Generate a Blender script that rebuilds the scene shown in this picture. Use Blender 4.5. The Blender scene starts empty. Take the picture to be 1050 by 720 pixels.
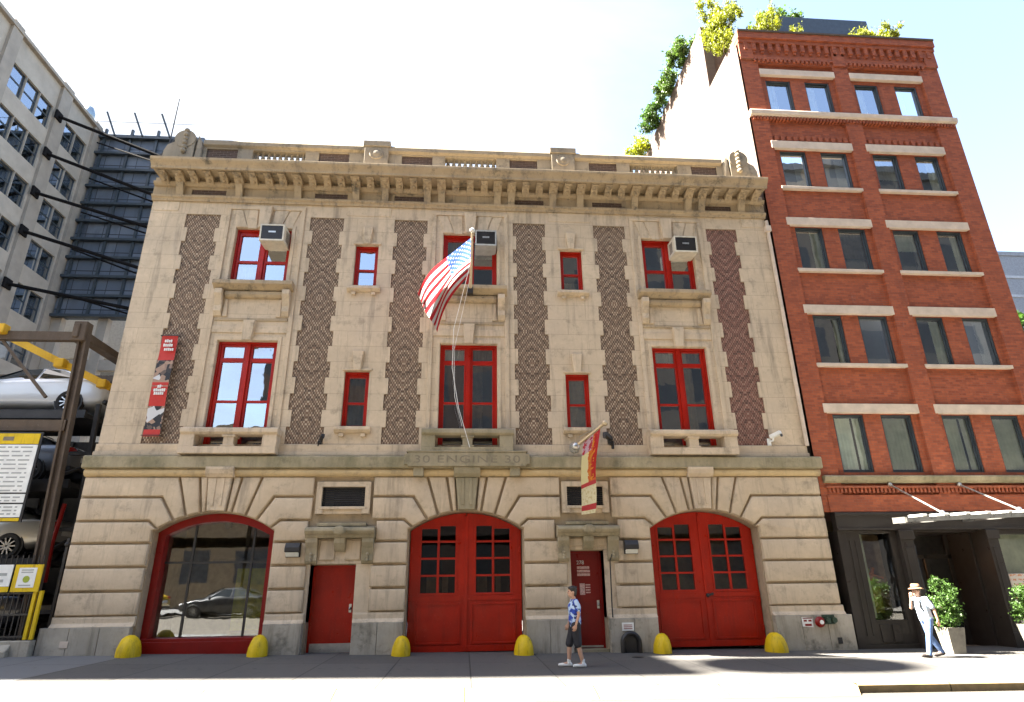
import bpy, bmesh, math, random
from mathutils import Vector, Matrix, noise
random.seed(7)
scene = bpy.context.scene
COL = scene.collection
R = math.radians

# ---------------------------------------------------------------- helpers
class MB:
    """collects shapes in one bmesh and links them as ONE mesh object"""
    def __init__(s): s.b = bmesh.new()
    def v(s, p): return s.b.verts.new(p)
    def face(s, ps):
        try: return s.b.faces.new([s.v(p) for p in ps])
        except ValueError: return None
    def box(s, x0, x1, y0, y1, z0, z1):
        P = [s.v((x, y, z)) for x in (x0, x1) for y in (y0, y1) for z in (z0, z1)]
        for f in ((0,1,3,2),(4,6,7,5),(0,4,5,1),(2,3,7,6),(0,2,6,4),(1,5,7,3)):
            s.b.faces.new([P[i] for i in f])
        return s
    def rbox(s, c, size, rot):
        """box of the given size, turned by rot (Matrix 3x3) about its centre c"""
        hx, hy, hz = [k/2 for k in size]; c = Vector(c)
        P = [s.v(c + rot @ Vector((x, y, z))) for x in (-hx, hx) for y in (-hy, hy) for z in (-hz, hz)]
        for f in ((0,1,3,2),(4,6,7,5),(0,4,5,1),(2,3,7,6),(0,2,6,4),(1,5,7,3)):
            s.b.faces.new([P[i] for i in f])
        return s
    def bar(s, a, b, w, h=None, up=(0,0,1)):
        a, b = Vector(a), Vector(b); d = b-a; L = d.length; d.normalize()
        u = Vector(up); r = d.cross(u)
        if r.length < 1e-4: r = d.cross(Vector((1,0,0)))
        r.normalize(); u = r.cross(d)
        m = Matrix((r, d, u)).transposed()
        return s.rbox((a+b)/2, (w, L, h or w), m)
    def prism_x(s, prof, x0, x1):
        """profile of (y,z) points swept along x"""
        A = [s.v((x0, y, z)) for y, z in prof]; B = [s.v((x1, y, z)) for y, z in prof]
        n = len(prof)
        for i in range(n):
            j = (i+1) % n; s.b.faces.new((A[i], A[j], B[j], B[i]))
        s.b.faces.new(A[::-1]); s.b.faces.new(B); return s
    def plate(s, pts, y0, y1, bev=0.0):
        """(x,z) polygon thickened from y0 (back) to y1 (front, smaller y), front edge chamfered"""
        n = len(pts)
        ar = sum(pts[i][0]*pts[(i+1)%n][1]-pts[(i+1)%n][0]*pts[i][1] for i in range(n))
        if ar < 0: pts = pts[::-1]
        def off(d):
            out = []
            for i in range(n):
                p0, p1, p2 = Vector(pts[i-1]), Vector(pts[i]), Vector(pts[(i+1)%n])
                a = (p1-p0).normalized(); b = (p2-p1).normalized()
                na, nb = Vector((-a.y, a.x)), Vector((-b.y, b.x)); m = na+nb
                k = m.length_squared/2
                out.append(p1+m*(d/max(k, .25)))
            return out
        rings = [[(p[0], y0, p[1]) for p in pts]]
        if bev:
            rings.append([(p[0], y1+bev*.8, p[1]) for p in pts]); q = off(bev*.35)
            rings.append([(p[0], y1+bev*.25, p[1]) for p in q]); q = off(bev)
            rings.append([(p[0], y1, p[1]) for p in q])
        else: rings.append([(p[0], y1, p[1]) for p in pts])
        V = [[s.v(p) for p in r] for r in rings]
        for a, b in zip(V, V[1:]):
            for i in range(n):
                j = (i+1) % n; s.b.faces.new((a[i], a[j], b[j], b[i]))
        s.b.faces.new(V[-1]); s.b.faces.new(V[0][::-1]); return s
    def lathe(s, prof, c=(0,0,0), n=16, axis='z', ang=2*math.pi):
        """(radius, height) profile turned about an axis through c"""
        c = Vector(c); rings = []
        full = abs(ang-2*math.pi) < 1e-6
        for r, h in prof:
            ring = []
            for i in range(n if full else n+1):
                t = ang*i/n; x, y = r*math.cos(t), r*math.sin(t)
                p = {'z': (x, y, h), 'y': (x, h, y), 'x': (h, x, y)}[axis]
                ring.append(s.v(c+Vector(p)))
            rings.append(ring)
        m = len(rings[0])
        for a, b in zip(rings, rings[1:]):
            for i in range(m if full else m-1):
                j = (i+1) % m
                try: s.b.faces.new((a[i], a[j], b[j], b[i]))
                except ValueError: pass
        if full:
            for ring, e in ((rings[0], prof[0]), (rings[-1], prof[-1])):
                if e[0] > 1e-4: s.b.faces.new(ring)
        return s
    def tube(s, pts, r, n=8, caps=True):
        pts = [Vector(p) for p in pts]; rr = r if isinstance(r, (list, tuple)) else [r]*len(pts)
        rings = []; pr = None
        for i, p in enumerate(pts):
            d = (pts[min(i+1, len(pts)-1)]-pts[max(i-1, 0)]).normalized()
            if pr is None: pr = d.orthogonal().normalized()
            else:
                pr = pr - d*pr.dot(d); pr.normalize()
            q = d.cross(pr)
            rings.append([s.v(p+(pr*math.cos(2*math.pi*k/n)+q*math.sin(2*math.pi*k/n))*rr[i]) for k in range(n)])
        for a, b in zip(rings, rings[1:]):
            for k in range(n):
                j = (k+1) % n; s.b.faces.new((a[k], a[j], b[j], b[k]))
        if caps: s.b.faces.new(rings[0][::-1]); s.b.faces.new(rings[-1])
        return s
    def ball(s, c, r, n=10, sc=(1,1,1)):
        bmesh.ops.create_uvsphere(s.b, u_segments=n, v_segments=max(6, n*2//3), radius=1,
            matrix=Matrix.Translation(c) @ Matrix.Diagonal((r*sc[0], r*sc[1], r*sc[2], 1)))
        return s
    def sheet(s, xs, zs, solid, yf, yb, back=False, ztop=None):
        """wall of cells between the breakpoints xs, zs; solid(x,z) says which cells exist.
        Front at yf, reveals run back to yb."""
        xs = sorted(set(round(x, 4) for x in xs)); zs = sorted(set(round(z, 4) for z in zs))
        S = {}
        for i in range(len(xs)-1):
            for k in range(len(zs)-1):
                S[i, k] = bool(solid((xs[i]+xs[i+1])/2, (zs[k]+zs[k+1])/2))
        V = {}
        def vv(i, k, y):
            key = (i, k, y)
            if key not in V:
                z = zs[k] if ztop is None else min(zs[k], ztop(xs[i]))
                V[key] = s.v((xs[i], y, z))
            return V[key]
        def f(*q):
            if len(set((round(w.co.x,5), round(w.co.y,5), round(w.co.z,5)) for w in q)) < 3: return
            try: s.b.faces.new(q)
            except ValueError: pass
        for (i, k), on in S.items():
            if not on: continue
            f(vv(i,k,yf), vv(i+1,k,yf), vv(i+1,k+1,yf), vv(i,k+1,yf))
            if back: f(vv(i,k,yb), vv(i,k+1,yb), vv(i+1,k+1,yb), vv(i+1,k,yb))
            for di, dk, a, b in ((-1,0,(i,k),(i,k+1)), (1,0,(i+1,k),(i+1,k+1)), (0,-1,(i,k),(i+1,k)), (0,1,(i,k+1),(i+1,k+1))):
                if not S.get((i+di, k+dk), False):
                    f(vv(*a, yf), vv(*b, yf), vv(*b, yb), vv(*a, yb))
        return s
    def build(s, name, m, parent=None, smooth=False, bevel=0, loc=None, angle=35, subsurf=0):
        bmesh.ops.remove_doubles(s.b, verts=[v for v in s.b.verts], dist=1e-5)
        bmesh.ops.recalc_face_normals(s.b, faces=s.b.faces[:])
        me = bpy.data.meshes.new(name); s.b.to_mesh(me); s.b.free()
        for k in (m if isinstance(m, (list, tuple)) else [m]): me.materials.append(k)
        o = bpy.data.objects.new(name, me); COL.objects.link(o)
        if loc: o.location = loc
        if parent is not None: adopt(o, parent)
        if smooth:
            for p in me.polygons: p.use_smooth = True
            try: me.set_sharp_from_angle(angle=R(angle))
            except Exception: pass
        if subsurf:
            md = o.modifiers.new('sub', 'SUBSURF'); md.levels = md.render_levels = subsurf
        if bevel:
            md = o.modifiers.new('bev', 'BEVEL'); md.width = bevel; md.segments = 2; md.limit_method = 'ANGLE'
        return o

WORLDMAT = {}
def adopt(o, p):
    o.parent = p
    o.matrix_parent_inverse = Matrix.Identity(4)
    # parts that were modelled in world coordinates hang under an Empty that stands elsewhere
    if p.name in WORLDMAT: o.matrix_parent_inverse = WORLDMAT[p.name].inverted()

def tag(o, label=None, cat=None, group=None, kind=None):
    if label: o['label'] = label
    if cat: o['category'] = cat
    if group: o['group'] = group
    if kind: o['kind'] = kind
    return o
def thing(name, label, cat, loc=(0,0,0), group=None, rot=(0,0,0), world=False, sc=1.0):
    """an Empty at the base of a thing; its parts hang from it. world=True: parts are modelled in world coordinates"""
    o = bpy.data.objects.new(name, None); COL.objects.link(o)
    o.location = loc; o.rotation_euler = rot; o.scale = (sc,)*3; o.empty_display_size = .2
    if world: WORLDMAT[o.name] = Matrix.Translation(loc)
    return tag(o, label, cat, group)
def dup(o, parent=None, top=True):
    c = o.copy(); COL.objects.link(c)
    if parent is not None: c.parent = parent
    for ch in list(o.children): dup(ch, c, False)
    return c

# ---------------------------------------------------------------- materials
class NT:
    def __init__(s, name):
        s.m = bpy.data.materials.new(name); s.m.use_nodes = True
        s.t = s.m.node_tree; s.p = s.t.nodes['Principled BSDF']; s.out = s.t.nodes['Material Output']
    def n(s, kind, **kw):
        d = s.t.nodes.new(kind)
        for k, v in kw.items():
            if k.startswith('i_'):
                key = k[2:]; key = int(key) if key.isdigit() else key
                s.set(d.inputs[key], v)
            else: setattr(d, k, v)
        return d
    def set(s, sock, v):
        if hasattr(v, 'is_output'): s.t.links.new(v, sock)
        elif hasattr(v, 'outputs'): s.t.links.new(v.outputs[0], sock)
        else:
            if sock.type == 'RGBA' and len(v) == 3: v = (*v, 1)
            sock.default_value = v
    def math(s, op, a, b=0.0, c=None):
        d = s.n('ShaderNodeMath', operation=op); s.set(d.inputs[0], a); s.set(d.inputs[1], b)
        if c is not None: s.set(d.inputs[2], c)
        return d.outputs[0]
    def mix(s, f, a, b, mode='MIX'):
        d = s.n('ShaderNodeMix', data_type='RGBA', blend_type=mode)
        s.set(d.inputs[0], f); s.set(d.inputs[6], a); s.set(d.inputs[7], b); return d.outputs[2]
    def pos(s): return s.n('ShaderNodeNewGeometry').outputs['Position']
    def obj(s): return s.n('ShaderNodeTexCoord').outputs['Object']
    def xyz(s, v):
        d = s.n('ShaderNodeSeparateXYZ'); s.set(d.inputs[0], v); return d.outputs
    def vec(s, x, y, z):
        d = s.n('ShaderNodeCombineXYZ'); s.set(d.inputs[0], x); s.set(d.inputs[1], y); s.set(d.inputs[2], z); return d.outputs[0]
    def noise(s, v, scale, detail=4, rough=.55):
        d = s.n('ShaderNodeTexNoise'); s.set(d.inputs['Vector'], v)
        d.inputs['Scale'].default_value = scale; d.inputs['Detail'].default_value = detail
        d.inputs['Roughness'].default_value = rough; return d.outputs[0]
    def mapv(s, v, sc):
        d = s.n('ShaderNodeVectorMath', operation='MULTIPLY'); s.set(d.inputs[0], v); d.inputs[1].default_value = sc; return d.outputs[0]
    def ramp(s, f, a, b, x=0.0, y=1.0):
        d = s.n('ShaderNodeMapRange', clamp=True); s.set(d.inputs[0], f)
        d.inputs[1].default_value = a; d.inputs[2].default_value = b; d.inputs[3].default_value = x; d.inputs[4].default_value = y
        return d.outputs[0]
    def bump(s, h, st=.3, dist=.02):
        d = s.n('ShaderNodeBump'); d.inputs['Strength'].default_value = st; d.inputs['Distance'].default_value = dist
        s.set(d.inputs['Height'], h); s.set(s.p.inputs['Normal'], d.outputs[0])
    def base(s, c): s.set(s.p.inputs['Base Color'], c)
    def rough(s, r): s.set(s.p.inputs['Roughness'], r)

def mat(name, c, rough=.6, metal=0, var=.15, scale=6, bump=0, emit=None, spec=None):
    t = NT(name); p = t.pos()
    if var:
        f = t.noise(p, scale, 5, .6)
        t.base(t.mix(t.ramp(f, .3, .7), tuple(k*(1-var) for k in c), tuple(min(1, k*(1+var)) for k in c)))
        t.rough(t.ramp(t.noise(p, scale*2.3), .3, .7, max(0, rough-.08), min(1, rough+.1)))
    else: t.base(c); t.rough(rough)
    t.p.inputs['Metallic'].default_value = metal
    if spec is not None: t.p.inputs['Specular IOR Level'].default_value = spec
    if bump: t.bump(t.noise(p, scale*6, 4), bump, .01)
    if emit: t.p.inputs['Emission Color'].default_value = (*emit[:3], 1); t.p.inputs['Emission Strength'].default_value = emit[3]
    return t.m

def stone_mat(name, base=(.60,.48,.335), stain=.5, green=0.0, coursed=False, streak=.6):
    """weathered limestone: blotches, vertical run-off streaks, per block tone, fine joints on the ashlar walls"""
    t = NT(name); p = t.pos(); x, y, z = t.xyz(p)
    isl = t.n('ShaderNodeNewGeometry').outputs['Random Per Island']
    c = t.mix(t.ramp(t.noise(p, 1.3, 6, .62), .3, .72), tuple(k*.82 for k in base), tuple(k*1.12 for k in base))
    c = t.mix(t.ramp(t.noise(p, 9, 5, .7), .35, .7, 0, .35), c, tuple(k*.66 for k in base))
    c = t.mix(t.math('MULTIPLY', isl, .26), c, (base[0]*.72, base[1]*.68, base[2]*.62))
    # cooler grey patches
    c = t.mix(t.ramp(t.noise(t.mapv(p, (1, 1, .8)), .55, 4), .5, .75, 0, .45), c, (base[0]*.72, base[1]*.74, base[2]*.84))
    h = t.noise(p, 45, 4)
    if coursed:
        # ashlar: courses .458 m high, stones about 1.1 m long, thin darker joints and a tone per stone
        row = t.math('FLOOR', t.math('DIVIDE', t.math('SUBTRACT', z, 5.02), .458))
        fz = t.math('FRACT', t.math('DIVIDE', t.math('SUBTRACT', z, 5.02), .458))
        xx = t.math('ADD', t.math('DIVIDE', x, 1.13), t.math('MULTIPLY', t.math('MODULO', t.math('ABSOLUTE', row), 2), .47))
        fx = t.math('FRACT', xx)
        wn = t.n('ShaderNodeTexWhiteNoise', noise_dimensions='2D'); t.set(wn.inputs['Vector'], t.vec(t.math('FLOOR', xx), row, 0))
        c = t.mix(t.math('MULTIPLY', wn.outputs[0], .22), c, tuple(k*.70 for k in base))
        j = t.math('MAXIMUM', t.math('LESS_THAN', fz, .022), t.math('LESS_THAN', fx, .007))
        c = t.mix(t.math('MULTIPLY', j, .42), c, (.12,.09,.06))
        h = t.math('SUBTRACT', h, t.math('MULTIPLY', j, 1.5))
    st = t.noise(t.mapv(p, (2.2, 2.2, .22)), 1.4, 6, .7)
    c = t.mix(t.ramp(st, .52, .72, 0, streak), c, (.15,.125,.095))
    fine = t.noise(t.mapv(p, (7, 7, .35)), 1.7, 6, .75)
    c = t.mix(t.ramp(fine, .58, .74, 0, streak*.6), c, (.10,.085,.065))
    if stain:
        bl = t.noise(p, 2.4, 7, .72)
        c = t.mix(t.ramp(bl, .54, .70, 0, stain), c, (.085,.075,.055))
    if green:
        gl = t.noise(t.mapv(p, (1, 1, .5)), 1.1, 6, .7)
        c = t.mix(t.ramp(gl, .36, .62, 0, green), c, (.105,.10,.045))
    t.base(c); t.rough(.85); t.bump(h, .25, .012)
    return t.m

def diaper_mat(name, dark=(.115,.068,.040), light=(.50,.40,.28)):
    """dark brick headers with wide pale joints laid so the joints step into nested diamonds"""
    t = NT(name); x, y, z = t.xyz(t.obj())
    course = t.math('FLOOR', t.math('DIVIDE', z, .062)); fz = t.math('FRACT', t.math('DIVIDE', z, .062))
    ax = t.math('ABSOLUTE', x)
    tri = t.math('PINGPONG', t.math('MULTIPLY', course, .062), .92)      # diamonds 1.84 m tall
    d = t.math('ADD', t.math('MULTIPLY', tri, .60), ax)
    ph = t.math('DIVIDE', d, .074)
    f = t.math('FRACT', ph)
    joint = t.math('LESS_THAN', f, .40)
    mort = t.math('LESS_THAN', fz, .20)
    wn = t.n('ShaderNodeTexWhiteNoise', noise_dimensions='2D'); t.set(wn.inputs['Vector'], t.vec(t.math('FLOOR', ph), course, 0))
    w = wn.outputs[0]
    brick = t.mix(w, tuple(k*.55 for k in dark), tuple(k*1.6 for k in dark))
    nest = t.math('ADD', t.math('MULTIPLY', course, 0), t.math('ADD', t.math('MULTIPLY', t.math('FLOOR', t.math('DIVIDE', ax, .062)), .062), tri))
    band = t.math('LESS_THAN', t.math('FRACT', t.math('DIVIDE', nest, .248)), .5)
    brick = t.mix(t.math('MULTIPLY', band, .5), brick, tuple(k*1.7 for k in dark))
    brick = t.mix(t.math('MULTIPLY', t.math('SUBTRACT', 1, band), .4), brick, tuple(k*.5 for k in dark))
    lc = t.mix(t.noise(t.pos(), 3), tuple(k*.7 for k in light), light)
    on = t.math('MULTIPLY', joint, t.math('SUBTRACT', 1, mort))
    on = t.math('MULTIPLY', on, t.ramp(w, .1, .25, .35, 1))
    on = t.math('MULTIPLY', on, t.math('MULTIPLY_ADD', band, .55, .45))
    c = t.mix(on, brick, lc)
    c = t.mix(t.math('MULTIPLY', mort, .45), c, (.20,.15,.11))
    t.base(c); t.rough(.8); t.bump(t.math('SUBTRACT', 1, t.math('MAXIMUM', on, mort)), .5, .012)
    return t.m

def brick_mat(name, c1=(.37,.088,.030), c2=(.20,.042,.016), mortar=(.20,.085,.055), side=False, wash=0.0):
    t = NT(name); p = t.pos(); x, y, z = t.xyz(p)
    u = y if side else t.math('ADD', x, y)
    b = t.n('ShaderNodeTexBrick', i_Scale=1.0); t.set(b.inputs['Vector'], t.vec(u, z, 0))
    t.set(b.inputs['Color1'], c1); t.set(b.inputs['Color2'], c2); t.set(b.inputs['Mortar'], mortar)
    b.inputs['Mortar Size'].default_value = .006; b.inputs['Brick Width'].default_value = .21; b.inputs['Row Height'].default_value = .068
    b.inputs['Bias'].default_value = -.1
    c = b.outputs[0]
    c = t.mix(t.ramp(t.noise(p, .9, 6, .65), .35, .75, 0, .5), c, tuple(k*.55 for k in c1))
    c = t.mix(t.ramp(t.noise(p, 5.5, 6, .75), .5, .8, 0, .5), c, (c1[0]*1.35, c1[1]*1.6, c1[2]*1.7))
    c = t.mix(t.ramp(t.noise(t.mapv(p, (1.3, 1.3, .4)), 1.6, 7, .8), .62, .80, 0, .45), c, (.42,.30,.25))
    c = t.mix(t.ramp(t.noise(t.mapv(p, (2.5, 2.5, .18)), 1.5, 6, .7), .56, .78, 0, .6), c, (c1[0]*.35, c1[1]*.4, c1[2]*.5))
    if wash: c = t.mix(t.ramp(t.noise(p, .7, 5), .2, .8, wash*.6, wash), c, (.15,.118,.098))
    t.base(c); t.rough(.85); t.bump(b.outputs['Fac'], -.35, .01)
    return t.m

def glass_mat(name, refl=.30, tint=(.55,.60,.60), rough=.015, wob=.02):
    """window glass: see-through with a clear mirror image of the street, panes slightly uneven"""
    t = NT(name)
    g = t.n('ShaderNodeBsdfGlossy', i_Roughness=rough); t.set(g.inputs['Color'], (.92,.96,1))
    tr = t.n('ShaderNodeBsdfTransparent'); t.set(tr.inputs[0], tint)
    fr = t.n('ShaderNodeFresnel', i_IOR=1.5)
    fac = t.math('ADD', t.math('MULTIPLY', fr.outputs[0], .9), refl); fac = t.math('MINIMUM', fac, .95)
    bm = t.n('ShaderNodeBump', i_Strength=wob, i_Distance=.05); t.set(bm.inputs['Height'], t.noise(t.pos(), 1.7, 2)); t.set(g.inputs['Normal'], bm.outputs[0])
    mx = t.n('ShaderNodeMixShader'); t.set(mx.inputs[0], fac); t.t.links.new(tr.outputs[0], mx.inputs[1]); t.t.links.new(g.outputs[0], mx.inputs[2])
    t.t.links.new(mx.outputs[0], t.out.inputs[0]); t.t.nodes.remove(t.p)
    return t.m

def painted(name, c, rough=.35, wear=.25, dirt=(.10,.05,.03), scuff=0.0):
    """gloss paint gone uneven: faded patches, run-off dirt"""
    t = NT(name); p = t.pos()
    k = t.mix(t.ramp(t.noise(p, 2.1, 6, .65), .3, .75), tuple(a*.8 for a in c), tuple(min(1, a*1.15) for a in c))
    k = t.mix(t.ramp(t.noise(t.mapv(p, (3, 3, .35)), 2.6, 6, .7), .52, .75, 0, wear), k, dirt)
    if scuff: k = t.mix(t.ramp(t.noise(p, 26, 4, .7), .63, .68, 0, scuff), k, tuple(min(1, a*1.6+.10) for a in c))
    t.p.inputs['Specular IOR Level'].default_value = .28
    t.base(k); t.rough(t.ramp(t.noise(p, 5, 5), .3, .7, rough-.08, rough+.18)); t.bump(t.noise(p, 30, 3), .06, .01)
    return t.m

M = {}
M['stone'] = stone_mat('limestone', coursed=True, stain=.45, streak=.72)
M['rust'] = stone_mat('rusticated limestone', stain=.42, streak=.65)
M['trim'] = stone_mat('carved limestone', stain=.5, streak=.55)
M['cornice'] = stone_mat('sooty cornice stone', base=(.41,.315,.195), stain=.95, streak=.95)
M['parapet'] = stone_mat('grey parapet stone', base=(.29,.245,.175), stain=.9, streak=.75)
M['belt'] = stone_mat('mossy belt stone', base=(.42,.35,.22), stain=.6, green=.62, streak=.55)
M['torus'] = stone_mat('yellowed moulding stone', base=(.60,.455,.25), stain=.4, streak=.3)
M['hood'] = stone_mat('mossy hood stone', base=(.40,.335,.22), stain=.7, green=.5, streak=.6)
M['plinth'] = stone_mat('grey granite plinth', base=(.46,.41,.33), stain=.8, green=.25, streak=.85)
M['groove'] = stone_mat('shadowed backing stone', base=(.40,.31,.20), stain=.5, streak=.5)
M['diaper'] = diaper_mat('diamond pattern brickwork')
M['diaper_red'] = diaper_mat('newer red diamond brickwork', (.125,.05,.033), (.36,.22,.16))
M['dkbrick'] = brick_mat('dark frieze brick', (.085,.05,.035), (.05,.03,.022), (.17,.13,.10))
M['red'] = painted('red door paint', (.40,.014,.002), wear=.45, dirt=(.11,.008,.005), scuff=.3)
M['redframe'] = painted('red window paint', (.35,.011,.003), wear=.15, dirt=(.10,.01,.01))
M['reddark'] = painted('dark red door paint', (.22,.006,.003), wear=.18, dirt=(.08,.01,.01), scuff=.05)
M['glass'] = glass_mat('window glass', .36, (.82,.86,.83))
M['glass_old'] = glass_mat('old window glass', .34, wob=.05)
M['glass_dark'] = glass_mat('dim door glass', .06, (.5,.5,.46))
M['shopglass'] = glass_mat('shop glass', .20, (.75,.78,.74))
M['dark'] = mat('dark interior', (.018,.017,.016), .9, var=.3)
M['room'] = mat('dim room wall', (.24,.18,.115), .9, var=.25)
M['blind'] = mat('white blind', (.62,.60,.55), .8, var=.12)
M['curtain'] = mat('sheer curtain', (.82,.84,.70), .9, var=.18, scale=3)
M['brick'] = brick_mat('red brick')
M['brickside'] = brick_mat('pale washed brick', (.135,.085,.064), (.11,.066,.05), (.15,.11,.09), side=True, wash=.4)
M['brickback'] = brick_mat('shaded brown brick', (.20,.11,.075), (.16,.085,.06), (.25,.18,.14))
M['lintel'] = mat('buff lintel stone', (.56,.46,.36), .8, var=.14, scale=3, bump=.15)
M['black'] = mat('black paint', (.022,.020,.019), .38, var=.3, scale=3)
M['shop'] = painted('dark brown shop paint', (.038,.031,.026), .34, wear=.3, dirt=(.02,.017,.015))
M['winmetal'] = mat('dark window metal', (.030,.040,.048), .4, var=.2)
M['steel'] = mat('brushed steel', (.52,.51,.47), .34, metal=.85, var=.15)
M['white'] = mat('white paint', (.74,.74,.70), .5, var=.08)
M['yellow'] = painted('yellow guard paint', (.68,.46,.008), .45, wear=.85, dirt=(.16,.11,.02), scuff=.3)
M['yel2'] = painted('yellow lift paint', (.62,.36,.02), .5, wear=.4, dirt=(.16,.09,.03))
M['rustiron'] = painted('rusty brown iron', (.095,.068,.046), .65, wear=.5, dirt=(.05,.034,.024), scuff=.4)
M['iron'] = mat('dark iron', (.020,.018,.017), .55, var=.35, scale=5)
M['rubber'] = mat('tyre rubber', (.018,.018,.018), .8, var=.1)
M['alloy'] = mat('alloy wheel', (.55,.55,.55), .3, metal=.9, var=.08)
M['text'] = mat('printed grey lettering', (.34,.35,.33), .7, var=0)
M['ink'] = mat('carved letter shadow', (.19,.16,.11), .9, var=.2)
# ---------------------------------------------------------------- ground levels
def gz(x):
    x = max(-22, min(22, x)); return -.016*x if x < 0 else -.009*x

# ---------------------------------------------------------------- the fire station
FS = thing('fire_station', 'beige limestone fire station with red arched doors and diamond brick strips', 'fire station', (0,0,0))
ARCH = (-6.17, 0.0, 6.16); AH = 1.43; AR = 2.497; AZ = 3.28
def arc(d, r=AR): return AZ-AR+math.sqrt(max(r*r-d*d, 0))
WB = (-6.07, 0.0, 6.07)                       # window bays
PX = (-7.88, -4.28, -1.79, 1.79, 4.28, 7.86)  # brick strips
NX = (-3.04, 3.05)                            # narrow windows

# upper wall with window openings and the toothed beds of the brick strips
TH = (11.89-5.02)/15
def in_panel(x, z):
    if not 5.02 < z < 11.89: return False
    k = int((z-5.02)/TH); w = .495 if k % 2 == 0 else .395
    return any(abs(x-c) < w for c in PX)
def in_window(x, z):
    for c in WB:
        if abs(x-c) < .80 and (9.60 < z < 11.47 or 4.86 < z < 7.89): return True
    for c in NX:
        if abs(x-c) < .335 and (9.60 < z < 11.0 or 5.47 < z < 7.05): return True
    return False
xs = [-9.40, 9.33]; zs = [4.0, 12.4, 5.02, 11.89, 9.60, 11.47, 4.86, 7.89, 11.0, 5.47, 7.05]
for c in PX: xs += [c-.495, c-.395, c+.395, c+.495]
for c in WB: xs += [c-.8, c+.8]
for c in NX: xs += [c-.335, c+.335]
zs += [5.02+TH*k for k in range(16)]
w = MB()
w.sheet(xs, zs, lambda x, z: not in_window(x, z), 0, .34)
w.b.free(); w = MB()
# (two depths: windows go in .34 m, brick strips only .045 m)
w.sheet(xs, zs, lambda x, z: not in_window(x, z) and not in_panel(x, z), 0, .045)
def win_reveal(c, h, z0, z1, d=.34):
    for a, b in (((c-h, z0), (c-h, z1)), ((c+h, z0), (c+h, z1)), ((c-h, z0), (c+h, z0)), ((c-h, z1), (c+h, z1))):
        w.face([(a[0], .045, a[1]), (b[0], .045, b[1]), (b[0], d, b[1]), (a[0], d, a[1])])
for c in WB: win_reveal(c, .8, 9.6, 11.47); win_reveal(c, .8, 4.86, 7.89)
for c in NX: win_reveal(c, .335, 9.6, 11.0); win_reveal(c, .335, 5.47, 7.05)
# body behind
w.box(-9.40, -9.0, .05, 14, 0, 13.3); w.box(8.9, 9.33, .05, 14, 0, 13.3); w.box(-9.0, 8.9, 13.6, 14, 0, 13.3)
w.build('upper_wall', M['stone'], FS)
for i, c in enumerate(PX):
    b = MB()
    def solid(x, z):
        k = int((z-5.02)/TH); ww = .495 if k % 2 == 0 else .395
        return abs(x) < ww
    b.sheet([-.495, -.395, .395, .495], [5.02+TH*k for k in range(16)], solid, .035, .046)
    b.build('brick_strip', M['diaper_red' if i == 5 else 'diaper'], FS, loc=(c, 0, 0))
# raised surrounds of the three window bays, architrave fields, base course
t = MB()
for c in WB:
    for s in (-1, 1):
        t.box(c+s*1.08-.06, c+s*1.08+.06, -.045, .01, 5.05, 12.08)
        t.box(c+s*.86-.05, c+s*.86+.05, -.025, .01, 5.45, 7.97); t.box(c+s*.86-.05, c+s*.86+.05, -.025, .01, 9.72, 11.55)
    t.box(c-1.02, c+1.02, -.03, .01, 8.12, 8.32); t.box(c-.91, c+.91, -.027, .01, 7.90, 8.02); t.box(c-.91, c+.91, -.027, .01, 11.48, 11.57)
    t.box(c-1.14, c+1.14, -.05, .01, 12.08, 12.2)
for c in NX:
    for z0, z1 in ((9.6, 11.0), (5.47, 7.05)):
        t.box(c-.40, c+.40, -.05, .01, z1+.002, z1+.075)
t.box(-9.45, 9.38, -.075, .01, 4.70, 4.80); t.box(-9.43, 9.36, -.04, .01, 4.80, 5.0)
for x0, x1 in ((-9.33, -8.62), (-3.72, -2.40), (2.40, 3.72), (8.55, 9.25)):
    t.box(x0, x1, -.018, .01, 11.98, 12.3)
t.build('wall_trim', M['trim'], FS, bevel=.012)
# keystones and little consoles
for c in WB:
    k = MB(); k.plate([(c-.13, 7.86), (c+.11, 7.86), (c+.16, 8.46), (c-.16, 8.46)], 0, -.15, .02)
    k.build('keystone', M['trim'], FS)
    k = MB(); k.plate([(c-.13, 11.44), (c+.13, 11.44), (c+.19, 12.16), (c-.19, 12.16)], 0, -.13, .02)
    for s in (-1, 1):
        k.plate([(c+s*.22, 11.44), (c+s*.46, 11.44), (c+s*.66, 12.07), (c+s*.24, 12.07)], 0, -.035, .015)
        k.plate([(c+s*.50, 11.5), (c+s*.80, 11.5), (c+s*.98, 12.07), (c+s*.70, 12.07)], 0, -.025, .015)
    k.build('keystone', M['trim'], FS)
for c in NX:
    for zt in (11.0, 7.05):
        k = MB(); k.plate([(c-.09, zt-.01), (c+.09, zt-.01), (c+.15, zt+.56), (c-.15, zt+.56)], 0, -.11, .02); k.build('keystone', M['trim'], FS)
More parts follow.
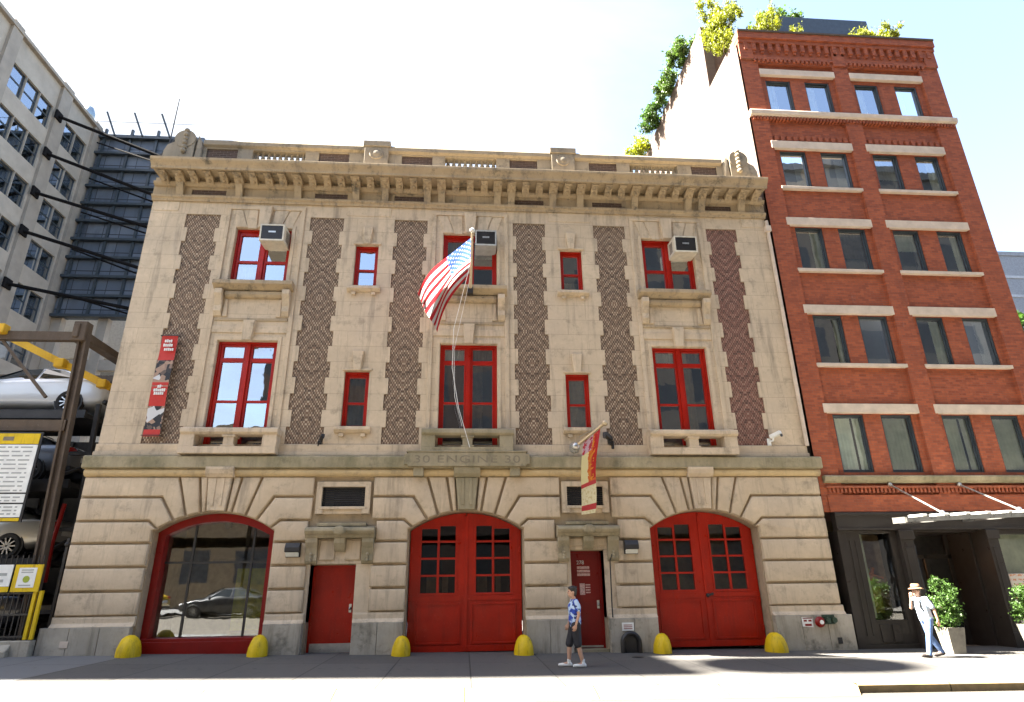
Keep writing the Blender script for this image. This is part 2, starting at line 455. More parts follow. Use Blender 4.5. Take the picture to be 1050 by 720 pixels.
# sills: upper windows stand on a moulded sill with scroll consoles and an apron panel
for c in WB:
    s = MB()
    s.prism_x([(0,9.62),(-.30,9.62),(-.31,9.58),(-.31,9.50),(-.24,9.46),(-.14,9.40),(0,9.36)], c-1.10, c+1.08)
    s.prism_x([(0,9.34),(-.13,9.34),(-.15,9.24),(-.10,9.17),(0,9.15)], c-.78, c+.78)
    s.box(c-1.0, c+1.0, -.03, .0, 8.48, 8.56)
    s.build('window_sill', M['cornice'], FS, bevel=.008)
    for sg in (-1, 1):
        q = MB(); x = c+sg*.92
        q.prism_x([(0,9.36),(-.26,9.36),(-.27,9.22),(-.19,9.08),(-.12,8.9),(-.13,8.74),(-.06,8.62),(0,8.60)], x-.10, x+.10)
        q.plate([(c+sg*.66, 8.60), (c+sg*.80, 8.60), (c+sg*.78, 9.12), (c+sg*.70, 9.12)], 0, -.05, .015)
        q.build('console', M['trim'], FS, bevel=.01)
for c in NX:
    for z0 in (9.60, 5.47):
        s = MB(); s.prism_x([(.3,z0),(-.14,z0),(-.15,z0-.09),(-.08,z0-.15),(0,z0-.17)], c-.47, c+.47)
        for sg in (-1, 1): s.box(c+sg*.28-.06, c+sg*.28+.06, -.08, 0, z0-.26, z0-.17)
        s.build('window_sill', M['trim'], FS, bevel=.008)
# balustrades under the lower windows
for c in WB:
    s = MB()
    s.prism_x([(0,5.36),(-.40,5.36),(-.42,5.33),(-.42,5.24),(-.36,5.19),(0,5.19)], c-1.20, c+1.22)
    s.box(c-1.2, c+1.2, -.38, 0, 4.70, 4.88)
    for x in (c-1.02, c+1.02): s.box(x-.18, x+.18, -.36, 0, 4.88, 5.19)
    s.box(c-.13, c+.13, -.34, -.05, 4.88, 5.19); s.box(c-.17, c+.17, -.37, -.02, 4.885, 4.93); s.box(c-.17, c+.17, -.37, -.02, 5.13, 5.185)
    s.build('balustrade', M['hood' if c == 0 else 'trim'], FS, bevel=.01)

# ------------- windows
def pane_grid(m, x0, x1, z0, z1, y): m.face([(x0,y,z0),(x1,y,z0),(x1,y,z1),(x0,y,z1)])
def frame_window(name, loc, hw, z0, z1, cols, rails, mats, fr=.10, mull=.20, y=.16, d=.09, curtains=(), label=None, glass='glass_old', room=.55, parent=None):
    """wooden frame with sash bars, one pane sheet, dim room behind; modelled round x=0"""
    holes = []
    xs = [-hw, hw]; zs = [z0, z1]
    for x0, x1 in cols:
        for a, b in rails: holes.append((x0, x1, a, b))
        xs += [x0, x1]
    for a, b in rails: zs += [a, b]
    f = MB(); f.sheet(xs, zs, lambda x, z: not any(a < x < b and p < z < q for a, b, p, q in holes), y, y+d, back=True)
    # raised outer casing, so the sashes sit back
    for s in (-1, 1): f.box(s*hw-.055, s*hw+.055, y-.05, y-.002, z0, z1) if False else None
    f.box(-hw, -hw+fr*.55, y-.05, y-.002, z0, z1); f.box(hw-fr*.55, hw, y-.05, y-.002, z0, z1); f.box(-hw+fr*.55, hw-fr*.55, y-.05, y-.002, z1-fr*.6, z1)
    if len(cols) == 2: f.box(-mull*.28, mull*.28, y-.05, y-.002, z0, z1-fr*.6)
    o = f.build(name, mats, parent or FS, bevel=.006, loc=loc)
    if label: o['label'] = label
    g = MB()
    for k, (a, b, p, q) in enumerate(holes):
        tl = random.uniform(-.006, .006); ts = random.uniform(-.004, .004)
        g.face([(a,y+.05-tl,p),(b,y+.05-tl+ts,p),(b,y+.05+tl+ts,q),(a,y+.05+tl,q)])
    g.build('pane', M[glass], o)
    b = MB(); b.face([(-hw-.3,y+room,z0-.3),(hw+.3,y+room,z0-.3),(hw+.3,y+room,z1+.3),(-hw-.3,y+room,z1+.3)])
    b.build('room_backing', M['dark'], o)
    for (a, bb, p, q, m) in curtains:
        cm = MB(); n = max(4, int((bb-a)/.05)); 
        for i in range(n):
            u0, u1 = a+(bb-a)*i/n, a+(bb-a)*(i+1)/n
            cm.face([(u0,y+.085+.02*(i%2),p),(u1,y+.085+.02*((i+1)%2),p),(u1,y+.085+.02*((i+1)%2),q),(u0,y+.085+.02*(i%2),q)])
        cm.build('curtain', M[m], o)
    return o
bigc = [(-.67, -.12), (.12, .67)]
for i, c in enumerate(WB):
    cur = [(-.67,-.12,10.9,11.4,'blind'), (.12,.67,10.75,11.4,'blind')] if i == 1 else ([(.12,.67,10.8,11.4,'blind')] if i == 2 else [(-.67,-.12,9.62,10.3,'curtain')])
    frame_window('window', (c,0,0), .8, 9.6, 11.47, bigc, [(9.68, 10.38), (10.46, 11.30)], M['redframe'], curtains=cur)
    cur = [(-.67,-.12,7.43,7.80,'blind'), (.12,.67,7.43,7.8,'room')] + ([(.12,.40,5.3,7.3,'room')] if i else [])
    frame_window('window', (c,0,0), .8, 4.86, 7.89, bigc, [(4.95, 6.17), (6.23, 7.32), (7.44, 7.78)], M['redframe'], curtains=cur)
for i, c in enumerate(NX):
    frame_window('window', (c,0,0), .335, 9.6, 11.0, [(-.22,.22)], [(9.66, 10.2), (10.26, 10.86)], M['redframe'], fr=.09, curtains=[(-.22,.22,9.66,10.0,'room')])
    frame_window('window', (c,0,0), .335, 5.47, 7.05, [(-.22,.22)], [(5.55, 6.14), (6.20, 6.90)], M['redframe'], fr=.09, curtains=[(-.22,.22,5.55,6.9,'room')])

# ------------- architrave, frieze, cornice
s = MB()
s.prism_x([(.02,12.30),(-.06,12.30),(-.08,12.36),(-.13,12.40),(-.14,12.46),(.02,12.47)], -9.42, 9.36)
fr_x = [(-8.33,-7.33),(-4.72,-3.74),(-2.33,-1.33),(1.33,2.27),(3.8,4.75),(7.34,8.28)]
xs2 = [-9.44, 9.37]+[k for a in fr_x for k in a]
s.sheet(xs2, [12.46, 12.54, 12.72, 12.80], lambda x, z: not (12.54 < z < 12.72 and any(a < x < b for a, b in fr_x)), -.04, .02)
s.prism_x([(.02,12.79),(-.10,12.79),(-.16,12.84),(-.18,12.90),(.02,12.91)], -9.42, 9.36)
s.box(-9.40, 9.34, -.10, .3, 12.90, 13.06)
s.build('frieze', M['cornice'], FS)
for a, b in fr_x:
    q = MB(); q.box(a, b, -.012, .02, 12.54, 12.72); q.build('frieze_brick', M['dkbrick'], FS)
s = MB()
s.prism_x([(.3,13.05),(-.60,13.05),(-.61,13.0),(-.68,13.0),(-.69,13.07),(-.74,13.14),(-.79,13.19),(-.82,13.23),(-.83,13.30),(-.1,13.42),(.3,13.42)], -9.30, 9.24)
for x, sg in ((-9.78, -1), (9.72, 1)):
    pass
s.build('cornice', M['cornice'], FS, bevel=.01)
# modillions under the cornice; every so often a longer bracket reaches down over the frieze
n = 43
for i in range(n):
    x = -9.06+18.06*i/(n-1); x += random.uniform(-.012, .012)
    big = min(abs(x-k) for k in (-8.62,-7.05,-5.1,-3.5,-2.55,-1.08,1.08,2.55,3.5,5.1,7.05,8.6)) < .27
    q = MB(); hw = .13 if big else .105
    q.prism_x([(-.09,13.045),(-.55,13.045),(-.58,13.02),(-.58,12.985),(-.52,12.955),(-.44,12.965),(-.36,12.95),(-.28,12.89),(-.2,12.84),(-.09,12.82)], x-hw, x+hw)
    if big: q.prism_x([(-.09,12.90),(-.24,12.90),(-.25,12.8),(-.19,12.66),(-.13,12.54),(-.13,12.47),(-.04,12.47)], x-.10, x+.10)
    # carved head/leaf swelling on the face
    q.ball((x, -.45, 12.97), .085, 8, (1, .9, .8)); q.ball((x, -.26, 12.90), .07, 8)
    q.build('modillion', M['cornice'], FS, smooth=True, angle=40)
# parapet with balusters and brick panels
xs3 = [-9.3, 9.25]; op = [(-6.72,-5.14),(-.82,.80),(5.1,6.68)]; pn = [(-8.10,-7.18),(-4.72,-3.80),(-2.17,-1.22),(1.22,2.10),(3.77,4.67),(7.13,7.98)]
for a, b in op+pn: xs3 += [a, b]
s = MB()
s.sheet(xs3, [13.3, 13.84, 14.18, 14.3], lambda x, z: not (13.84 < z < 14.18 and any(a < x < b for a, b in op+pn)), -.10, .22, back=True)
s.box(-9.32, 9.27, -.16, -.1, 13.38, 13.80); 
s.prism_x([(-.10,14.22),(-.19,14.27),(-.20,14.40),(-.16,14.47),(.28,14.47),(.30,14.27),(.22,14.22)], -8.2, 8.15)
for c in (-2.95, 2.92):
    s.box(c-.37, c+.37, -.21, .30, 13.40, 14.56); s.box(c-.42, c+.42, -.25, .33, 14.40, 14.60)
for a, b in op: s.box(a, b, -.08, .2, 13.3, 13.842)
s.build('parapet', M['parapet'], FS, bevel=.012)
for c in (-2.95, 2.92):
    q = MB(); q.lathe([(0,-.235),(.20,-.235),(.22,-.21)], (c,0,14.14), 20, 'y'); q.lathe([(0,-.262),(.09,-.255),(.13,-.234)], (c,0,14.14), 16, 'y'); q.build('rosette', M['parapet'], FS, smooth=True)
for a, b in pn:
    q = MB(); q.box(a, b, -.055, .1, 13.84, 14.18); q.build('parapet_brick', M['dkbrick'], FS)
for a, b in op:
    for k in range(9):
        x = a+(b-a)*(k+.5)/9; q = MB()
        q.lathe([(.05,13.84),(.055,13.88),(.035,13.90),(.06,13.96),(.066,14.0),(.045,14.06),(.03,14.11),(.05,14.14),(.05,14.18)], (x,.06,0), 10); q.build('baluster', M['parapet'], FS, smooth=True)
for sg, x in ((-1, -8.74), (1, 8.70)):
    q = MB()
    q.box(x-.30, x+.30, -.22, .32, 13.38, 14.40)
    q.lathe([(.0,-.24),(.31,-.24),(.31,.34),(0,.34)], (x,0,14.42), 22, 'y')
    q.plate([(x+sg*.30,13.4),(x+sg*.62,13.4),(x+sg*.60,14.0),(x+sg*.52,14.22),(x+sg*.30,14.36)], .3, -.18, .02)
    q.plate([(x-sg*.30,13.4),(x-sg*.55,13.4),(x-sg*.50,14.36),(x-sg*.36,14.60)], .3, -.18, .02)
    for k in range(6): q.ball((x-sg*.02, -.24-.02*(k%2), 14.70-.15*k), .085, 8)
    q.build('acroterion', M['parapet'], FS, smooth=True, angle=40)
s = MB(); s.box(-9.0, 8.9, .22, 13.6, 13.15, 13.28); s.build('roof', M['iron'], FS)

# ------------- belt course, inscription slab, keystone consoles
s = MB()
s.prism_x([(.02,4.72),(-.27,4.66),(-.30,4.63),(-.30,4.36),(-.26,4.34),(.02,4.34)], -9.52, 9.56)
s.build('belt_course', M['belt'], FS, bevel=.012)
s = MB()
x0 = -9.44
for x1, x2 in ((-9.46, -6.52), (-5.88, -1.36), (-1.12, -.34), (.34, 1.12), (1.36, 5.86), (6.50, 9.5)):
    s.prism_x([(-.02,4.34),(-.20,4.34),(-.235,4.30),(-.245,4.25),(-.22,4.19),(-.17,4.155),(-.02,4.15)], x1, x2); s.build('torus_moulding', M['torus'], FS, smooth=True, angle=50); s = MB()
s = MB(); s.box(-1.52, 1.53, -.40, -.2, 4.37, 4.735); s.box(-1.61, -1.5, -.40, -.2, 4.42, 4.70); s.box(1.51, 1.62, -.40, -.2, 4.42, 4.70)
s.box(-1.56, 1.57, -.42, -.2, 4.735, 4.775)
for x in (-1.24, 1.24): s.box(x-.13, x+.13, -.33, -.05, 4.14, 4.37)
slab = s.build('inscription_slab', M['hood'], FS, bevel=.015)
def text_mesh(name, body, size, m, loc, parent, depth=.004, width=None, spacing=1.0):
    cu = bpy.data.curves.new(name, 'FONT'); cu.body = body; cu.size = size; cu.align_x = 'CENTER'; cu.align_y = 'CENTER'; cu.extrude = depth; cu.space_character = spacing
    to = bpy.data.objects.new('tmp', cu); COL.objects.link(to)
    bpy.context.view_layer.update()
    me = bpy.data.meshes.new_from_object(to.evaluated_get(bpy.context.evaluated_depsgraph_get())); bpy.data.objects.remove(to)
    me.materials.clear(); me.materials.append(m)
    if width:
        xs_ = [v.co.x for v in me.vertices]; k = width/(max(xs_)-min(xs_))
        for v in me.vertices: v.co.x *= k
    for v in me.vertices: v.co = Vector((v.co.x, -v.co.z, v.co.y))
    o = bpy.data.objects.new(name, me); COL.objects.link(o); o.location = loc; adopt(o, parent); return o
text_mesh('inscription', '30 ENGINE 30', .27, M['ink'], (0,-.401,4.545), slab, .003, 2.72, 1.1)
for c in ARCH:
    q = MB()
    q.plate([(c-.21, 3.30), (c+.21, 3.30), (c+.29, 4.12), (c-.29, 4.12)], 0, -.24, .03)
    q.prism_x([(0,4.12),(-.26,4.12),(-.33,4.20),(-.36,4.30),(-.36,4.37),(0,4.37)], c-.34, c+.34)
    for dx in (-.1, .1): q.prism_x([(-.2,4.1),(-.262,4.1),(-.262,3.42),(-.2,3.42)], c+dx-.035, c+dx+.035)
    q.build('arch_keystone', M['trim' if c else 'hood'], FS, bevel=.008)

# ------------- ground floor
D1 = (-3.77, -2.68, 2.02); D2 = (2.62, 3.47, 2.30)   # the two single doors: x0, x1, top
g = MB()
YG = -.06
xe = [-9.48, 9.46]
def gsolid(x, z):
    for c in ARCH:
        if abs(x-c) < AH: return False
    for x0, x1, zt in (D1, D2):
        if x0 < x < x1 and z < zt: return False
    return True
gx = xe+[c+s*AH for c in ARCH for s in (-1, 1)]+[D1[0], D1[1], D2[0], D2[1]]
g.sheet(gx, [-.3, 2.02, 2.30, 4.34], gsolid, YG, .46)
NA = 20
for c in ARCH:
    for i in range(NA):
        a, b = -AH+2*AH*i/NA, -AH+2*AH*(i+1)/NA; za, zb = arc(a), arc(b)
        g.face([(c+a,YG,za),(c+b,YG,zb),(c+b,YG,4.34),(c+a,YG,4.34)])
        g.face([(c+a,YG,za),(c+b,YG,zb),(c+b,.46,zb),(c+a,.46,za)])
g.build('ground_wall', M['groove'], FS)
# rusticated blocks
CO = [(.97,1.45),(1.51,1.99),(2.05,2.53),(2.59,3.05),(3.11,3.62),(3.68,4.135)]
blk = MB()
def brk(_):
    global blk
    blk.build('rusticated_blocks', M['rust'], FS, smooth=True, angle=60); blk = MB()
def bk(pts): blk.plate(pts, YG+.005, -.165, .035)
def rect(x0, x1, z0, z1, split=True):
    if x1-x0 < .05: return
    bk([(x0,z0),(x1,z0),(x1,z1),(x0,z1)])
def arch_side(c, sg, xo5, xo6, xo4, xol):
    """stones on one side of an arch: xo = far ends of courses 6,5,4 and of the lower ones"""
    P = lambda d, z: (c+sg*d, z)
    bk([(xo6,3.68), P(1.34,3.68), P(.97,arc(.97)+.03), P(.75,arc(.75)+.03), P(1.04,4.135), (xo6,4.135)])
    bk([(xo5,3.11), P(1.56,3.11), P(1.34,arc(1.34)+.03), P(1.03,arc(1.03)+.03), P(1.38,3.62), (xo5,3.62)])
    bk([(xo4,2.59), P(1.46,2.59), P(1.46,2.86), P(1.38,arc(1.38)+.02), P(1.58,3.05), (xo4,3.05)])
    for k in range(3): 
        z0, z1 = CO[k]; x = xol[k]; a, b = sorted((x, c+sg*1.46)); rect(a, b, z0, z1)
    bk([P(.98,4.135), P(.545,4.135), P(.40,arc(.40)+.03), P(.69,arc(.69)+.03)])
    bk([P(.485,4.135), P(.32,4.135), P(.255,arc(.255)+.03), P(.34,arc(.34)+.03)])
arch_side(ARCH[0], -1, -9.44, -9.44, -9.44, (-9.44,)*3)
arch_side(ARCH[0], 1, -3.86, -3.86, -3.92, (-3.86, -3.86, -3.90))
brk('left'); arch_side(ARCH[1], -1, -2.36, -2.36, -2.24, (-2.32, -2.32, -2.30))
arch_side(ARCH[1], 1, 2.40, 2.40, 2.24, (2.52, 2.52, 2.34))
brk('mid'); arch_side(ARCH[2], -1, 3.74, 3.74, 3.88, (3.72, 3.72, 3.78))
arch_side(ARCH[2], 1, 9.44, 9.44, 9.44, (9.44,)*3)
blk.build('rusticated_blocks', M['rust'], FS, smooth=True, angle=60)
p = MB()
for x0, x1 in ((-9.47, -7.63), (-4.71, -3.80), (-2.66, -1.46), (1.46, 2.60), (3.49, 4.70), (7.62, 9.50)):
    p.prism_x([(0,.94),(-.12,.94),(-.14,.90),(-.14,.80),(-.20,.74),(-.22,.72),(0,.72)], x0, x1); p.build('plinth_moulding', M['rust'], FS, bevel=.01); p = MB()
p = MB()
for x0, x1 in ((-9.64, -7.66), (-4.70, -3.80), (-2.66, -1.47), (1.47, 2.60), (3.49, 4.69), (7.64, 9.62)):
    nb = max(1, round((x1-x0)/.75))
    for k in range(nb):
        a, b = x0+(x1-x0)*k/nb, x0+(x1-x0)*(k+1)/nb
        p.plate([(a+.004,-.35),(b-.004,-.35),(b-.004,.715),(a+.004,.715)], 0, -.235, .012)
    p.build('plinth', M['plinth'], FS); p = MB()
# door surrounds and hoods
for (x0, x1, zt), (h0, h1) in ((D1, (-3.90, -2.27)), (D2, (2.30, 3.84))):
    q = MB()
    for a, b in ((h0+.0, x0), (x1, h1)):
        q.box(a if a > h0 else a+.03, b, -.10, .44, .72, zt+.02)
    q.box(h0+.03, h1-.03, -.11, .44, zt+.02, 2.62)
    xm = (h0+h1)/2
    for sg in (-1, 1): q.plate([(xm+sg*.12,zt+.10),(xm+sg*.50,zt+.10),(xm+sg*.50,2.60),(xm+sg*.12,2.60)], -.1, -.15, .03)
    q.build('door_surround', M['trim'], FS, bevel=.01)
    q = MB()
    q.prism_x([(0,2.92),(-.30,2.90),(-.42,2.86),(-.44,2.80),(-.40,2.74),(-.34,2.70),(-.30,2.64),(0,2.62)], h0-.02, h1+.02)
    q.box(h0+.22, h1-.22, -.26, 0, 2.92, 3.0)
    for x in (h0+.14, h1-.14):
        q.prism_x([(0,2.64),(-.30,2.64),(-.31,2.54),(-.24,2.40),(-.20,2.25),(-.21,2.12),(-.17,2.05),(-.08,2.03)], x-.14, x+.14)
        for k in range(3): q.ball((x, -.22, 2.12+.07*k), .045, 8)
    q.prism_x([(-.1,2.64),(-.33,2.64),(-.33,2.52),(-.22,2.36),(-.17,2.32),(-.1,2.32)], xm-.13, xm+.13)
    q.ball((xm, -.44, 2.80), .15, 10, (1.1,.5,.8))
    q.build('door_hood', M['hood'], FS, bevel=.012)
# vent boxes above the hoods
for x0, x1 in ((-3.78, -2.43), (2.45, 3.68)):
    q = MB(); q.sheet([x0, x0+.14, x1-.14, x1], [3.22, 3.40, 3.89, 4.02], lambda x, z: not (x0+.14 < x < x1-.14 and 3.40 < z < 3.89), -.17, 0)
    q.box(x0+.1, x1-.1, -.22, -.05, 3.33, 3.40)
    q.box(x0+.02, x0+.2, -.21, -.05, 3.22, 3.34); q.box(x1-.2, x1-.02, -.21, -.05, 3.22, 3.34)
    o = q.build('vent_surround', M['trim'], FS, bevel=.01)
    q = MB(); q.box(x0+.13, x1-.13, -.06, 0, 3.39, 3.9)
    for k in range(9): q.bar((x0+.14, -.075, 3.42+.055*k), (x1-.14, -.075, 3.42+.055*k), .012, .03)
    q.build('vent_grille', M['iron'], o)

# ------------- doors
for (x0, x1, zt), gy in ((D1, gz(-3.2)), (D2, gz(3))):
    q = MB(); q.box(x0+.004, x1-.004, .30, .36, .03, zt-.01); q.box(x0, x0+.05, .27, .30, .03, zt); q.box(x1-.05, x1, .27, .30, .03, zt); q.box(x0, x1, .27, .30, zt-.05, zt)
    d = q.build('door', M['red' if x0 < 0 else 'reddark'], FS, bevel=.006)
    q = MB(); q.ball((x1-.13, .26, 1.02), .035, 10); q.box(x1-.16, x1-.10, .285, .30, .93, 1.12); q.build('handle', M['steel'], d, smooth=True)
    q = MB(); q.box(x0+.06, x1-.06, .285, .30, .05, .25) if x0 < 0 else q.box(x0+.06, x1-.06, .285, .30, .05, .09)
    q.build('kick_plate', M['steel'], d)
    if x0 > 0:
        # white notices lettered on the door
        text_mesh('house_number', '278', .13, M['white'], (2.93,.296,2.02), d, .002)
        q = MB()
        for k, (a, b) in enumerate(((2.84,3.16),(2.84,3.17),(2.84,3.17))):
            z = 1.93-.085*k; q.box(a, b, .295, .299, z-.06, z)
        q.box(2.89, 3.02, .295, .299, 1.25, 1.52)
        for k in range(4): q.box(3.04, 3.16, .295, .299, 1.29+.06*k, 1.32+.06*k)
        q.build('door_notice', mat('faded white lettering', (.62,.40,.36), .6, var=.5, scale=45), d)
    q = MB(); q.box(x0-.05, x1+.05, -.06, .4, -.3, .03); q.build('threshold', M['hood'], FS)
def arched_leafs(c, name='garage_door'):
    for sg in (-1, 1):
        q = MB()
        xa, xb = (-AH+.02, -.012) if sg < 0 else (.012, AH-.02)
        px = [(-1.13,-.73),(-.67,-.27)] if sg < 0 else [(.26,.66),(.72,1.12)]
        rows = [(1.34,1.72),(1.77,2.13),(2.18,2.54),(2.59,2.95)]
        holes = [(a, b, z0, z1) for a, b in px for z0, z1 in rows]
        # outer panes of the top row are cut lower by the arch
        hol2 = []
        for a, b, z0, z1 in holes:
            if z0 > 2.5 and max(abs(a), abs(b)) > 1: z1 = 2.88
            hol2.append((a, b, z0, z1))
        xs_ = [xa+(xb-xa)*i/10 for i in range(11)]+[k for a, b, _, _ in hol2 for k in (a, b)]
        zs_ = [.01, 3.29]+[k for _, _, a, b in hol2 for k in (a, b)]
        q.sheet([x for x in xs_], zs_, lambda x, z: not any(a < x < b and p < z < r for a, b, p, r in hol2), .30, .37, back=True, ztop=lambda x: arc(x)-.012)
        # lower panel: raised frame round a sunk field
        a, b = (-1.22, -.16) if sg < 0 else (.16, 1.22)
        for (u0, u1, v0, v1) in ((a-.03,a+.02,.18,1.10),(b-.02,b+.03,.18,1.10),(a,b,.18,.22),(a,b,1.06,1.10)):
            q.box(u0, u1, .275, .299, v0, v1)
        q.box(xa, xb, .28, .299, 1.16, 1.27); q.box(xa, xb, .285, .299, .012, .15)
        px0, px1 = px[0][0], px[1][1]
        for (u0, u1, v0, v1) in ((px0-.05,px0-.005,1.30,2.9),(px1+.005,px1+.05,1.30,2.9)): q.box(u0, u1, .28, .299, v0, v1)
        q.box(px0-.05, px1+.05, .278, .299, 1.285, 1.33)
        if sg > 0: q.box(-.035, .05, .27, .299, .02, 3.2)
        d = q.build(name, M['red'], FS, loc=(c,0,0), bevel=.005)
        g = MB()
        for a, b, p, r in hol2: g.face([(a,.33,p),(b,.33,p),(b,.33,r),(a,.33,r)])
        g.build('pane', M['glass_dark'], d)
        g = MB(); g.face([(xa,.9,.5),(xb,.9,.5),(xb,.9,3.2),(xa,.9,3.2)]); g.build('room_backing', M['room'] if c > 1 else M['dark'], d)
        if c < 1:
            g = MB()
            for a_ in ((-1.0,-.75),(-.6,-.45)) if sg < 0 else ((.3,.55),(.78,.9)): g.box(a_[0], a_[1], .7, .72, 1.2, 1.72)
            g.build('room_fitting', M['room'], d)
        g = MB()
        for z in (.35, 1.0, 2.3): g.box((-AH+.03 if sg < 0 else AH-.07), (-AH+.07 if sg < 0 else AH-.03), .262, .30, z, z+.14)
        g.build('hinge', M['red'], d)
    if c > 1:
        g = MB(); g.bar((c-.02,.25,1.18),(c+.17,.25,1.24),.035,.05); g.ball((c+.02,.25,1.2),.05,8); g.build('door_bolt', M['iron'], FS)
    g = MB()
    for s in (-1, 1):
        g.box(c+s*.04+(.0 if s<0 else -.0)-.0, c+s*.04+.001, .262, .263, 1, 1.001)
    g.b.free()
arched_leafs(ARCH[1]); arched_leafs(ARCH[2])
# shop window in the left arch: deep red frame, dark mullions
c = ARCH[0]; q = MB()
NA2 = 24; fw = .17
hl = lambda d: arc(d)-.19
for i in range(NA2):
    a, b = -AH+2*AH*i/NA2, -AH+2*AH*(i+1)/NA2
    ia, ib = a*(AH-fw)/AH, b*(AH-fw)/AH
    q.face([(c+a,.20,arc(a)-.004),(c+b,.20,arc(b)-.004),(c+ib,.20,hl(ib)),(c+ia,.20,hl(ia))])
    q.face([(c+ia,.20,hl(ia)),(c+ib,.20,hl(ib)),(c+ib,.46,hl(ib)),(c+ia,.46,hl(ia))])
for s in (-1, 1):
    q.box(*sorted((c+s*AH, c+s*(AH-fw))), .20, .46, .03, hl(AH-fw)+.0)
    q.face([(c+s*AH,.20,hl(AH-fw)),(c+s*(AH-fw),.20,hl(AH-fw)),(c+s*AH,.20,arc(AH)-.004)])
q.box(c-AH, c+AH, .14, .46, .0, .43)
q.box(c-AH+.1, c+AH-.1, .10, .139, .05, .36)
fo = q.build('shop_window', M['reddark'], FS, bevel=.006)
q = MB()
for x in (-6.79, -5.34): q.box(x-.025, x+.025, .40, .44, .43, hl(x-c)+.02)
q.box(c-AH+fw, c+AH-fw, .402, .438, 2.10, 2.15)
q.build('mullion', M['black'], fo)
q = MB(); n = 24
for i in range(n):
    a, b = -(AH-fw)+2*(AH-fw)*i/n, -(AH-fw)+2*(AH-fw)*(i+1)/n
    q.face([(c+a,.43,.43),(c+b,.43,.43),(c+b,.43,hl(b)),(c+a,.43,hl(a))])
q.build('pane', M['shopglass'], fo)
# what stands in the shop window: back wall, ceiling, a spotlight and display boards
q = MB(); q.face([(c-2,3.2,0),(c+2,3.2,0),(c+2,3.2,3.4),(c-2,3.2,3.4)]); q.face([(c-2,.46,.3),(c-2,3.2,.3),(c-2,3.2,3.4),(c-2,.46,3.4)])
q.face([(c-2,.46,3.3),(c+2,.46,3.3),(c+2,3.2,3.3),(c-2,3.2,3.3)]); q.build('shop_room', M['room'], fo)
q = MB(); q.box(c-.16, c-.02, 1.0, 1.14, 3.0, 3.2); q.bar((c-.09,1.07,3.3),(c-.09,1.07,3.1),.03); q.build('spotlight', M['black'], fo)
q = MB(); q.box(c+.15, c+.95, 1.5, 1.55, .5, 2.0); q.build('display_board', mat('yellow display board', (.42,.36,.03), .6, var=.3), fo)
q = MB(); q.box(c-.5, c+1.1, 1.45, 1.49, 2.15, 2.55); q.prism_x([(1.2,2.5),(1.5,2.5),(1.5,2.2)], c-.6, c+1.1); q.build('display_beam', mat('dark wood beam', (.06,.045,.035), .7), fo)
# ---------------------------------------------------------------- red brick building
RB = thing('brick_building', 'six storey red brick building with black shopfront, right of the fire station', 'building', (13.2,0,gz(13)), world=True)
RX0, RX1 = 9.50, 16.90
ROWS = [(16.75,18.10,18.24,18.50),(13.58,15.06,15.08,15.38),(10.56,12.09,12.10,12.38),(7.45,9.02,9.03,9.31),(4.29,5.93,5.95,6.22)]
WX = [(10.33,11.24),(11.76,12.68),(13.60,14.48),(15.10,15.95)]
BAY = [(10.12,12.86),(13.44,16.16)]
def rwin(x, z):
    return any(a < x < b for a, b in WX) and any(r[0] < z < r[1] for r in ROWS)
xs = [RX0, RX1]+[k for a in WX+BAY for k in a]; zs = [3.22, 20.0]+[k for r in ROWS for k in r[:2]]
w = MB()
inbay = lambda x, z: any(a < x < b for a, b in BAY) and z < 18.75
zs2 = zs+[18.75]
# piers stand proud, bays are sunk between them
w.sheet(xs, zs2, lambda x, z: not inbay(x, z), -.05, .06)
w.sheet(xs, zs2, lambda x, z: inbay(x, z) and not rwin(x, z), .05, .32)
w.build('front_wall', M['brick'], RB)
w = MB()
w.face([(RX0,-.05,3.0),(RX0,2.5,3.0),(RX0,2.5,20.05),(RX0,-.05,20.05)])
w.face([(RX0,2.5,3),(RX0,15,3),(RX0,15,23.3),(RX0,2.5,23.3)])
w.face([(RX0,2.5,20.0),(RX0+.4,2.5,20.0),(RX0+.4,2.5,23.3),(RX0,2.5,23.3)])
w.face([(RX0,2.5,23.3),(RX0+.4,2.5,23.3),(RX0+.4,15,23.3),(RX0,15,23.3)])
w.bar((RX0-.02,.3,13.2),(RX0-.02,6.5,20.4),.05)
w.build('side_wall', M['brickside'], RB)
w = MB(); w.face([(RX1,-.05,-.3),(RX1,15,-.3),(RX1,15,20.05),(RX1,-.05,20.05)]); w.box(RX0, RX1, 14.9, 15, 0, 20)
w.box(RX0+.3, RX1-.002, -.04, 14.8, 19.6, 19.95); w.build('far_wall', M['brickback'], RB)
w = MB(); w.box(RX0+.41, RX0+2.3, 2.6, 9, 19.9, 23.1); w.build('penthouse', M['brickback'], RB)
# top: corbel table, coping, brick dentils
w = MB()
w.box(RX0-.02, RX1+.02, -.22, .2, 19.78, 20.05); w.box(RX0-.01, RX1+.01, -.16, .2, 19.62, 19.78)
w.box(RX0, RX1, -.10, .05, 18.92, 19.02)
for a, b in ((9.95, 12.95), (13.35, 16.5)):
    w.box(a, b, -.085, .05, 19.02, 19.10)
    k = int((b-a)/.16)
    for i in range(k): w.box(a+i*.16+.02, a+i*.16+.10, -.12, .05, 18.80, 18.92)
for i in range(24):
    x = RX0+.25+(RX1-RX0-.5)*i/23; w.box(x-.07, x+.07, -.15, .05, 19.30, 19.62); w.box(x-.05, x+.05, -.11, .05, 19.20, 19.30)
w.box(9.5, 9.98, -.12, .05, 18.9, 19.8); w.box(12.92, 13.38, -.11, .05, 18.75, 19.62); w.box(16.45, 16.9, -.12, .05, 18.9, 19.8)
